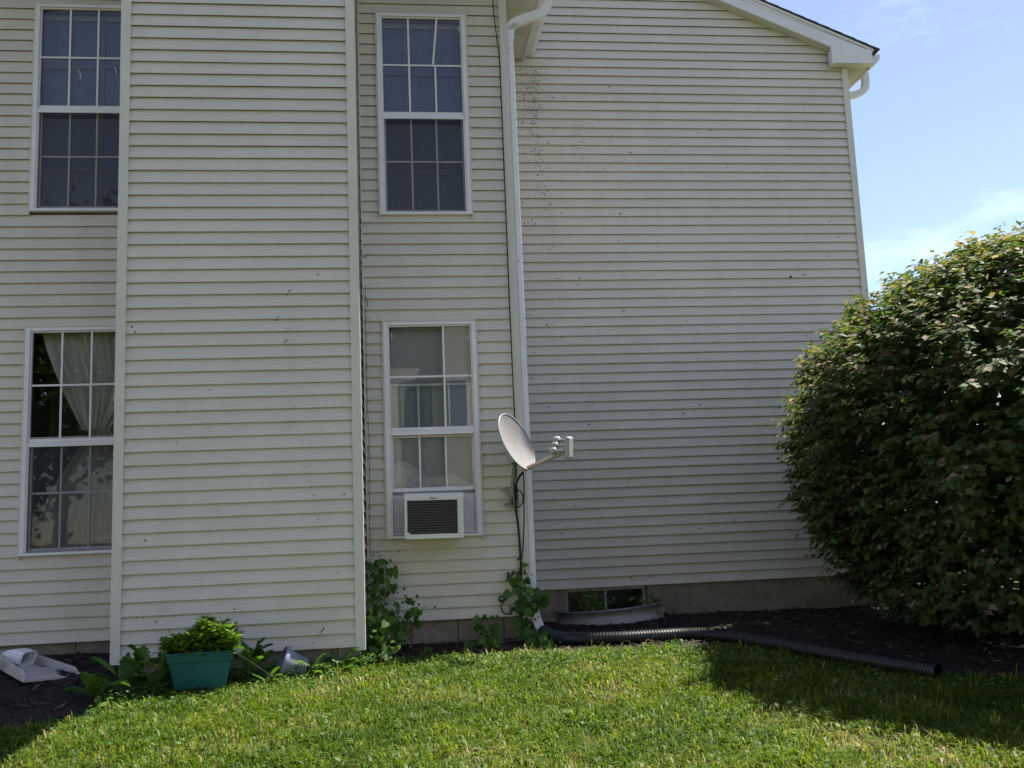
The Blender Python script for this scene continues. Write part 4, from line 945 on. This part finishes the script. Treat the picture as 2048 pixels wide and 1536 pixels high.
def vine(name, label, stems, nleaf, size, seed, kind='heart', cat='vine', mat='vine', spread_=.05, face=(0, -.75, .75), mlk=None, small=0, group=None):
    """stems: list of polylines; leaves are single objects set along them"""
    rs = np.random.default_rng(seed); base = stems[0][0]
    t = thing(name, label, cat, base, group)
    for s in stems:
        pa = smooth_path(s, 6); MB().tube(pa, [.004*(1-.6*i/(len(pa)-1))+.001 for i in range(len(pa))], 5).build('stem', M['stem'], t, True)
    pos = []; dr = []
    for s in stems:
        pa = smooth_path(s, 8); Ls = sum((pa[i+1]-pa[i]).length for i in range(len(pa)-1)); s_len = Ls
    tot = sum(sum((Vector(s[i+1])-Vector(s[i])).length for i in range(len(s)-1)) for s in stems)
    for s in stems:
        pa = smooth_path(s, 10); ln = sum((Vector(s[i+1])-Vector(s[i])).length for i in range(len(s)-1)); k = max(2, int(nleaf*ln/tot))
        for i in range(k):
            p = pa[int((.12+.88*rs.random())*(len(pa)-1))]; off = rs.normal(0, spread_, 3)*np.array([1, .8, .7]); pos.append(np.array(p)+off)
            d = np.array([rs.normal(0, .7), -.35+rs.normal(0, .3), -.55+rs.normal(0, .35)]); dr.append(d)
    pos = np.array(pos); dr = np.array(dr); pos[:, 2] = np.maximum(pos[:, 2], gz(pos[:, 0], pos[:, 1])+.02)
    nm = np.array(face)+rs.normal(0, .45, (len(pos), 3)); sc = size*(.42+.85*rs.random(len(pos)))
    if mlk is not None: pos[:, 1] = np.minimum(pos[:, 1], mlk)
    leaf_objects(kind, pos, frames(dr, nm), sc, M[mat], t)
    if small:                                       # the smallest leaves and shoots, too small to pick apart
        k = rs.integers(0, len(pos), small); p2 = pos[k]+rs.normal(0, spread_*1.1, (small, 3)); p2[:, 2] = np.maximum(p2[:, 2], gz(p2[:, 0], p2[:, 1])+.015); p2[:, 1] = np.minimum(p2[:, 1], B_Y-.03)
        d2 = rs.normal(0, 1, (small, 3))*np.array([1, .7, .5]); o = link('foliage', leaf_mesh('foliage', 'simple', p2, frames(d2, np.array([0, -.6, .9])+rs.normal(0, .4, (small, 3))), rs.uniform(.022, .045, small), rs.random(small), M['weed'], 1.4), t); tag(o, kind='stuff')
    return t
vine('climbing_vine', 'tall leafy vine climbing the inside corner right of the bay',
     [[(-.26, 8.34, .19), (-.25, 8.38, .5), (-.235, 8.42, .80), (-.225, 8.44, .95)], [(-.24, 8.3, .19), (-.20, 8.28, .42), (-.15, 8.33, .62), (-.17, 8.40, .85)], [(-.2, 8.2, .19), (-.05, 8.15, .36), (.05, 8.2, .50), (.09, 8.25, .60)],
      [(-.3, 8.1, .19), (-.36, 8.0, .34), (-.37, 7.95, .47)], [(-.28, 7.95, .19), (-.34, 7.8, .30), (-.40, 7.7, .26)], [(-.22, 8.0, .18), (-.18, 7.85, .3), (-.1, 7.75, .24)], [(-.25, 8.1, .19), (-.22, 8.0, .42), (-.18, 7.98, .55)]], 290, .070, 21, spread_=.07, mlk=B_Y-.03, small=420)
vine('climbing_vine', 'broad-leaved vine hanging round the foot of the downspout',
     [[(1.03, 8.44, .19), (1.02, 8.46, .5), (1.02, 8.47, .72), (.96, 8.48, .81)], [(1.05, 8.42, .4), (1.12, 8.40, .62), (1.18, 8.38, .56)], [(1.02, 8.42, .3), (.99, 8.40, .55), (1.05, 8.36, .70)], [(1.08, 8.3, .18), (1.14, 8.2, .30), (1.25, 8.12, .21)], [(1.05, 8.28, .18), (1.06, 8.15, .24), (1.12, 7.98, .2)]], 125, .080, 22, spread_=.05, mlk=B_Y-.05, small=120)
vine('climbing_vine', 'low vine with drooping leaves against the concrete block foundation',
     [[(.70, 8.42, .19), (.68, 8.42, .36), (.63, 8.42, .45)], [(.74, 8.40, .19), (.78, 8.40, .38), (.82, 8.40, .43)], [(.72, 8.38, .19), (.74, 8.3, .30), (.70, 8.25, .24)]], 40, .078, 23, spread_=.035, mlk=B_Y-.0)
for i, (x, y, hgt, n, lab) in enumerate(((.17, 7.95, .10, 7, 'tiny seedling with yellow-green leaves on the mulch below the block foundation'), (.52, 8.28, .07, 6, 'tiny seedling close to the block foundation, left of the low vine'), (.76, 8.12, .10, 6, 'tiny seedling on the mulch just below the low vine'), (2.15, 7.72, .10, 6, 'small seedling on the mulch in front of the long drain pipe'))):
    vine('seedling', lab, [[(x, y, float(gz(x, y))+.01), (x+.01, y, float(gz(x, y))+hgt*.6), (x-.01, y-.01, float(gz(x, y))+hgt)]], n, .055, 30+i, cat='plant', spread_=.02, face=(0, -.6, 1), group='seedlings on the mulch')
vine('window_well_plant', 'bushy green plant growing inside the window well by the mullion', [[(1.88, 9.66, .26), (1.88, 9.66, .42), (1.86, 9.66, .54)], [(1.9, 9.64, .26), (1.97, 9.64, .40), (2.0, 9.64, .46)], [(1.87, 9.64, .26), (1.80, 9.64, .38), (1.78, 9.64, .44)]], 110, .055, 41, 'simple', 'plant', 'vine', .045)
vine('window_well_plant', 'low leafy plant at the right end inside the window well', [[(2.40, 9.70, .28), (2.38, 9.70, .38), (2.34, 9.70, .44)], [(2.42, 9.70, .28), (2.47, 9.70, .40), (2.49, 9.70, .50)]], 46, .068, 42, 'simple', 'plant', 'vine', .04)
vine('hydrangea_shoot', 'broad green leaves at the left end beside the white downspout end', [[(-3.02, 7.72, .22), (-3.02, 7.70, .36), (-3.04, 7.68, .47)], [(-3.05, 7.70, .22), (-2.98, 7.66, .33), (-2.98, 7.62, .36)]], 14, .13, 43, 'heart', 'plant', 'vine', .03, (0, -.5, 1))
def weed(x, y, n, size, seed, label, lean=.9, kind='toothed', hgt=.08, wid=1.0):
    rs = np.random.default_rng(seed); z = float(gz(x, y)); t = thing('leafy_weed', label, 'weed', (x, y, z), 'weeds along the foundation')
    an = np.sort(rs.random(n)*6.28); el = rs.uniform(.15, 1.0, n)
    d = np.stack([np.cos(an)*np.cos(el), np.sin(an)*np.cos(el), np.sin(el)*lean], -1)
    pos = np.array([x, y, z+.01])+np.stack([np.cos(an)*.02, np.sin(an)*.02, rs.random(n)*hgt], -1)
    MB().tube([(x, y, z), (x, y, z+hgt+.02)], [.005, .003], 5).build('stem', M['stem'], t)
    leaf_objects(kind, pos, frames(d, np.array([0, 0, 1.0])+rs.normal(0, .2, (n, 3))), 1.2*size*(.6+.6*rs.random(n)), M['weedobj'], t, wid=wid)
weed(-2.05, 6.95, 12, .20, 51, 'sprawling toothed weed furthest left at the lawn edge', .7)
weed(-1.93, 7.12, 12, .19, 52, 'toothed weed between the bay corner and the lawn', .9, hgt=.12)
weed(-1.83, 7.30, 11, .19, 53, 'toothed weed at the foot of the bay corner post', 1.1, hgt=.16)
weed(-1.70, 7.12, 14, .15, 54, 'dense weed against the left side of the teal planter', 1.2, hgt=.18)
weed(-1.64, 7.35, 12, .15, 55, 'tall weed behind the left side of the teal planter', 1.4, hgt=.22)
weed(-1.10, 7.30, 14, .14, 56, 'weed against the right side of the teal planter', 1.2, hgt=.20)
weed(-1.02, 7.42, 10, .13, 57, 'weed behind the teal planter near the foundation', 1.2, hgt=.16)
weed(-.95, 7.22, 12, .11, 58, 'weed between the teal planter and the tipped pot', .9, hgt=.06)
weed(-.66, 7.38, 12, .11, 59, 'weed right of the tipped grey pot', .9, hgt=.08)
weed(-.48, 7.45, 12, .12, 60, 'weed at the foot of the bay wall left of the tall vine', .9, hgt=.07)
vine('self_sown_weed', 'upright weed with pointed leaves at the left end of the planter', [[(-1.60, 7.18, .36), (-1.63, 7.16, .46), (-1.64, 7.15, .56)], [(-1.6, 7.18, .36), (-1.67, 7.15, .42), (-1.70, 7.14, .45)], [(-1.6, 7.2, .36), (-1.58, 7.15, .47), (-1.55, 7.14, .52)]], 26, .075, 61, 'simple', 'weed', 'vine', .025, (0, -.6, .8))
vine('self_sown_weed', 'two-leaved sprout on the foundation above the tipped pot', [[(-.74, 7.50, .30), (-.745, 7.50, .345)]], 4, .04, 62, 'simple', 'weed', 'vine', .012, (0, -.6, .8))
def planter_plants():
    rs = np.random.default_rng(71); t = thing('bedding_plants', 'mass of fine bright green foliage filling the teal planter', 'plant', (-1.4, 7.17, .43))
    n = 900; u = rs.uniform(-.245, .25, n); v = rs.uniform(-.17, .15, n); w = rs.random(n)*rs.uniform(.6, 1.55, n)
    top = .105+.10*np.exp(-((u-.03)/.10)**2)+.06*np.exp(-((u-.17)/.05)**2)
    loc = np.stack([u, v, .255+top*np.sqrt(w)], -1); P3 = np.array([tuple(PLM @ Vector(p)) for p in loc])
    pos = []; d = []; nn = []
    for i in range(6):
        an = rs.random(n)*6.28; d.append(np.stack([np.cos(an), np.sin(an), .35+.5*rs.random(n)], -1)); pos.append(P3); nn.append(np.array([0, 0, 1.0])+rs.normal(0, .4, (n, 3)))
    pos = np.concatenate(pos); d = np.concatenate(d); nn = np.concatenate(nn); m_ = len(pos)
    o = link('foliage', leaf_mesh('foliage', 'narrow', pos, frames(d, nn), .028+.035*rs.random(m_), rs.random(m_), M['annual'], 1.25), t); tag(o, kind='stuff')
    for k in range(9): q = PLM @ Vector((rs.uniform(-.17, .18), rs.uniform(-.1, .1), .24)); MB().tube([q, q+Vector((.01, 0, .07)), q+Vector((rs.uniform(-.03, .03), 0, .13))], [.004, .003, .002], 5).build('stem', M['stem'], t)
planter_plants()
tag(MB().tube(smooth_path([(-1.18, 7.08, .44), (-1.05, 7.02, .37), (-.95, 7.0, .30), (-.82, 6.98, .22)], 6), .0022, 5).build('dry_stalk', M['twig']), 'thin dry stalk arching from the planter towards the tipped pot', 'stalk')
# dead tendrils clinging in the inside corner of the bay
dt = thing('dead_tendrils', 'dead vine tendrils clinging to the bay side wall', 'vine', (-.27, 8.45, .9))
_rs = random.Random(77)
for i in range(9):
    z = 1.1+i*.36+_rs.uniform(-.06, .06); y = _rs.uniform(8.15, 8.5); p = Vector((AX1+.012, y, z)); pts = [p]
    for k in range(4): p = p+Vector((_rs.uniform(-.004, .03), _rs.uniform(-.06, .06), _rs.uniform(-.05, .07))); p.y = min(p.y, B_Y-.02); p.x = max(p.x, AX1+.01); pts.append(p.copy())
    MB().tube(smooth_path(pts, 4), .0016, 4).build('tendril', M['twig'], dt)
MB().tube(smooth_path([(-.262, 8.535, .9), (-.268, 8.54, 1.3), (-.26, 8.535, 1.9), (-.27, 8.54, 2.6), (-.265, 8.54, 3.4)], 10), .0028, 4).build('main_tendril', M['twig'], dt)

# ------------------------------------------------------------------ mulch chips
def chips():
    rs = np.random.default_rng(81); n = 21000
    x = rs.uniform(-4.2, 6.6, n); e = edge_y(x); y = e+rs.random(n)**.8*(10.0-e)-.02
    ok = ~((x > AX0-.02) & (x < AX1+.02) & (y > A_Y+.03)) & ~((x < BX1) & (y > B_Y+.03)) & ~(np.hypot((x-2.095)/.56, (y-C_Y)/.53) < 1) & (y < C_Y+.02)
    x, y = x[ok], y[ok]; n = len(x); z = mulch_h(x, y)+rs.uniform(-.002, .012, n)
    L = rs.uniform(.012, .044, n)*np.where(rs.random(n) < .08, 1.7, 1); W = L*rs.uniform(.16, .4, n); H = W*rs.uniform(.3, .7, n)
    T = np.array([(-1, -.7, -.5), (1, -.4, -.5), (.9, .5, -.5), (-1.05, .7, -.4), (-.8, -.4, .6), (.7, .1, .5)])
    Fq = np.array([(0, 1, 5), (0, 5, 4), (1, 2, 5), (2, 3, 5), (3, 4, 5), (3, 0, 4), (0, 2, 1), (0, 3, 2)])
    a = rs.random(n)*6.28; tl = rs.normal(0, .25, n)
    P = T[None]*np.stack([L, W, H], -1)[:, None, :]
    px = P[..., 0]*np.cos(tl)[:, None]-P[..., 2]*np.sin(tl)[:, None]; pz = P[..., 0]*np.sin(tl)[:, None]+P[..., 2]*np.cos(tl)[:, None]; py = P[..., 1]
    V = np.stack([px*np.cos(a)[:, None]-py*np.sin(a)[:, None]+x[:, None], px*np.sin(a)[:, None]+py*np.cos(a)[:, None]+y[:, None], pz+z[:, None]], -1)
    FF = (Fq[None]+6*np.arange(n)[:, None, None]).reshape(-1, 3)
    o = link('mulch_chips', np_mesh('mulch_chips', V.reshape(-1, 3), FF, M['mulch'], {'rnd': np.repeat(rs.random(n), 6)})); tag(o, 'black wood mulch chips covering the bed along the house', 'mulch', kind='stuff')
chips()

# ------------------------------------------------------------------ grass
def grass():
    rs = np.random.default_rng(91)
    def scatter(n, x0, x1, y0, y1): return rs.uniform(x0, x1, n), rs.uniform(y0, y1, n)
    xs, ys = [], []
    a, b = scatter(135000, -2.8, 4.6, 4.3, 7.85); xs.append(a); ys.append(b)
    a, b = scatter(30000, -7, 9, 1.5, 8.0); xs.append(a); ys.append(b)
    x = np.concatenate(xs); y = np.concatenate(ys); e = edge_y(x)+.03*np.sin(7*x)+.02*np.sin(17*x+1)+.04*np.sin(31*x+2*np.sin(9*x))+rs.normal(0, .05, len(x))
    ok = y < e; x, y, e = x[ok], y[ok], e[ok]; n = len(x)
    def vnoise(f, sd):
        r2 = np.random.default_rng(sd); G = r2.random((260, 260)); u = (x+9)*f; v = (y+2)*f; i0 = np.floor(u).astype(int); j0 = np.floor(v).astype(int); fu = u-i0; fv = v-j0; fu = fu*fu*(3-2*fu); fv = fv*fv*(3-2*fv)
        g = lambda p, q: G[p % 260, q % 260]
        return (g(i0, j0)*(1-fu)+g(i0+1, j0)*fu)*(1-fv)+(g(i0, j0+1)*(1-fu)+g(i0+1, j0+1)*fu)*fv
    patch = vnoise(1.6, 1)*.6+vnoise(4.5, 2)*.4; cl = vnoise(9, 3); dry = vnoise(3.2, 4)*.65+vnoise(11, 5)*.35
    thin = rs.random(n) > .62*np.clip((dry-.50)*4, 0, 1)
    x, y, e, patch, cl, dry = (q[thin] for q in (x, y, e, patch, cl, dry)); n = len(x)
    near_edge = np.clip(1-(e-y)/.25, 0, 1)
    L = (.029+.042*rs.random(n)+.040*np.clip(cl-.35, 0, 1))*(1+.6*near_edge*rs.random(n)); L *= np.where(rs.random(n) < .06, 1.45, 1)
    W = np.where(rs.random(n) < .10+.25*(cl > .6), rs.uniform(.0038, .0066, n), rs.uniform(.0018, .0034, n))
    a = rs.random(n)*6.28; lean = rs.uniform(.2, 1.35, n); dx, dy = np.cos(a), np.sin(a)
    sx, sy = -np.sin(a+rs.normal(0, .5, n)), np.cos(a)
    z = gz(x, y)-.004
    P = np.stack([x, y, z], -1); D = np.stack([dx, dy, np.zeros(n)], -1); S = np.stack([sx, sy, np.zeros(n)], -1)*W[:, None]; U = np.array([0, 0, 1.0])
    mid = P+D*(L*lean*.32)[:, None]+U*(L*.62)[:, None]; tip = P+D*(L*lean)[:, None]+U*(L*(1.0-.42*lean))[:, None]
    V = np.stack([P-S*.7, P+S*.7, mid+S, mid-S, tip], 1).reshape(-1, 3); b0 = 5*np.arange(n)[:, None]
    F = np.concatenate([b0+np.array([[0, 1, 2]]), b0+np.array([[0, 2, 3]]), b0+np.array([[3, 2, 4]])], 0)
    r_ = np.clip(-.08+.34*rs.random(n)+.62*(patch-.12)+.22*(cl-.3)+np.where(rs.random(n) < .05+.9*np.clip(dry-.48, 0, 1)*2, .42, 0), 0, 1)
    o = link('grass', np_mesh('grass', V, F, M['grass'], {'rnd': np.repeat(r_, 5)})); tag(o, 'short mown lawn grass with some dry blades', 'grass', kind='stuff')
    # clover and small broad-leaved plants mixed into the lawn edge
    m_ = 7600; x = rs.uniform(-2.6, 4.0, m_); e = edge_y(x); y = e-np.abs(rs.normal(0, .35, m_))+.04*rs.random(m_)
    y = np.where(rs.random(m_) < .45, rs.uniform(4.4, 7.5, m_), y); y = np.minimum(y, e+.03)
    x2 = rs.uniform(-1.95, -.15, 2600); y2 = np.minimum(edge_y(x2)+rs.uniform(-.12, .30, 2600), A_Y-.01); x = np.concatenate([x, x2]); y = np.concatenate([y, y2]); m_ = len(x)
    pos = np.stack([x, y, gz(x, y)+.012+.03*rs.random(m_)+np.where(np.arange(m_) >= m_-2600, .07*rs.random(m_)**2, 0)], -1); an = rs.random(m_)*6.28
    d = np.stack([np.cos(an), np.sin(an), .1+.6*rs.random(m_)], -1)
    o = link('ground_cover', leaf_mesh('ground_cover', 'simple', pos, frames(d, np.array([0, 0, 1.0])+rs.normal(0, .25, (m_, 3))), .020+.022*rs.random(m_), rs.random(m_), M['weed'], 1.3)); tag(o, 'small broad-leaved ground cover along the lawn edge', 'ground cover', kind='stuff')
grass()

# ------------------------------------------------------------------ what stands around: seen in the panes and past the bush
def tree(loc, h, r, seed, label, n=11000, name='deciduous_tree'):
    rs = np.random.default_rng(seed); z0 = float(gz(*loc)); t = thing(name, label, 'tree', (*loc, z0)); rr = random.Random(seed); base = Vector((*loc, z0))
    m = MB(); m.tube([base, base+Vector((.1, 0, h*.25)), base+Vector((-.1, .1, h*.55)), base+Vector((0, 0, h*.85))], [.22, .17, .11, .03], 8, False)
    ends = []
    for i in range(14):
        a = i*2.4; s = base+Vector((0, 0, h*(.25+.04*i))); e = s+Vector((r*.75*math.cos(a), r*.75*math.sin(a), h*.12)); ends.append(e); m.tube([s, (s+e)/2+Vector((0, 0, .25)), e], [.07, .045, .015], 6, False)
    m.build('trunk', M['bark'], t, True)
    cl = []
    for i in range(70):
        v = rs.normal(0, 1, 3); v /= np.linalg.norm(v); q = rs.random()**.4; cl.append(np.array([loc[0], loc[1], z0+h*.62])+v*np.array([r, r, h*.38])*q)
    cl = np.array(cl); pick = rs.integers(0, len(cl), n); pos = cl[pick]+rs.normal(0, r*.16, (n, 3))
    d = rs.normal(0, 1, (n, 3)); o = link('crown', leaf_mesh('crown', 'simple', pos, frames(d, np.array([0, 0, 1.0])+rs.normal(0, .5, (n, 3))), rs.uniform(.16, .34, n), rs.random(n), M['tree'], 1.6), t); tag(o, kind='stuff')
tree((-9.2, -10.5), 10.5, 3.2, 101, 'leafy tree across the lawn, mirrored in the left windows')
tree((-4.8, -13.5), 8.5, 2.6, 102, 'leafy tree across the lawn, left of the opposite house')
nh = thing('opposite_house', 'cream sided house across the lawn, mirrored in the window above the air conditioner', 'house', (1.5, -17, 0))
MB().box(-3.5, 8.0, -26, -17, 0, 8.2).build('wall', M['siding'], nh); MB().box(1.6, 2.6, -17, -16.2, 0, 8.2).build('bay_wall', M['siding'], nh)
mb = MB(); mb.poly_prism([(-26.4, 8.2), (-16.6, 8.2), (-21.5, 11.4)], 'x', -3.9, 8.4); mb.build('roof', M['shingle'], nh)
for (x, z) in ((-2.4, 1.2), (-2.4, 4.6), (.2, 1.2), (.2, 4.6), (3.6, 1.2), (3.6, 4.6), (6.2, 1.2), (6.2, 4.6)):
    w = MB().box(x-.06, x+1.06, -16.99, -16.93, z-.06, z+1.86).build('window', M['white'], nh); MB().box(x, x+1.0, -16.928, -16.92, z, z+1.8).build('pane', M['shade'], w)
w = MB().box(1.75, 2.45, -16.19, -16.13, 4.5, 6.3).build('window', M['white'], nh); MB().box(1.82, 2.38, -16.128, -16.12, 4.57, 6.23).build('pane', M['shade'], w)
def far_shrub(loc, r, h, seed, label):
    rs = np.random.default_rng(seed); z0 = float(gz(*loc)); t = thing('garden_shrub', label, 'shrub', (*loc, z0), 'low shrubs beyond the house corner'); n = 1500
    v = rs.normal(0, 1, (n, 3)); v /= np.linalg.norm(v, axis=1, keepdims=True); v[:, 2] = np.abs(v[:, 2]); q = .6+.42*rs.random(n)
    pos = np.array([loc[0], loc[1], z0+.03])+v*np.array([r, r, h])*q[:, None]*(1+.12*np.sin(5*v[:, :1]+4*v[:, 1:2]))
    o = link('foliage', leaf_mesh('foliage', 'simple', pos, frames(v+rs.normal(0, .5, (n, 3)), np.array([0, 0, 1.0])+rs.normal(0, .4, (n, 3))), rs.uniform(.05, .09, n), rs.random(n), M['weed'], 1.2), t); tag(o, kind='stuff')
    MB().tube([(loc[0], loc[1], z0-.02), (loc[0]+.02, loc[1], z0+h*.6)], [.03, .012], 6).build('stem', M['bark'], t)
for i, (x, y, r_, h, lab) in enumerate(((7.0, 13.0, .8, 1.0, 'low sunlit shrub behind the bush nearest the house corner'), (8.6, 14.5, .9, 1.1, 'low sunlit shrub behind the bush, second from the house'), (10.4, 14.0, .9, 1.2, 'low sunlit shrub behind the bush, third from the house'), (12.4, 15.5, 1.1, 1.3, 'low sunlit shrub behind the bush, farthest from the house'))): far_shrub((x, y), r_, h, 120+i, lab)
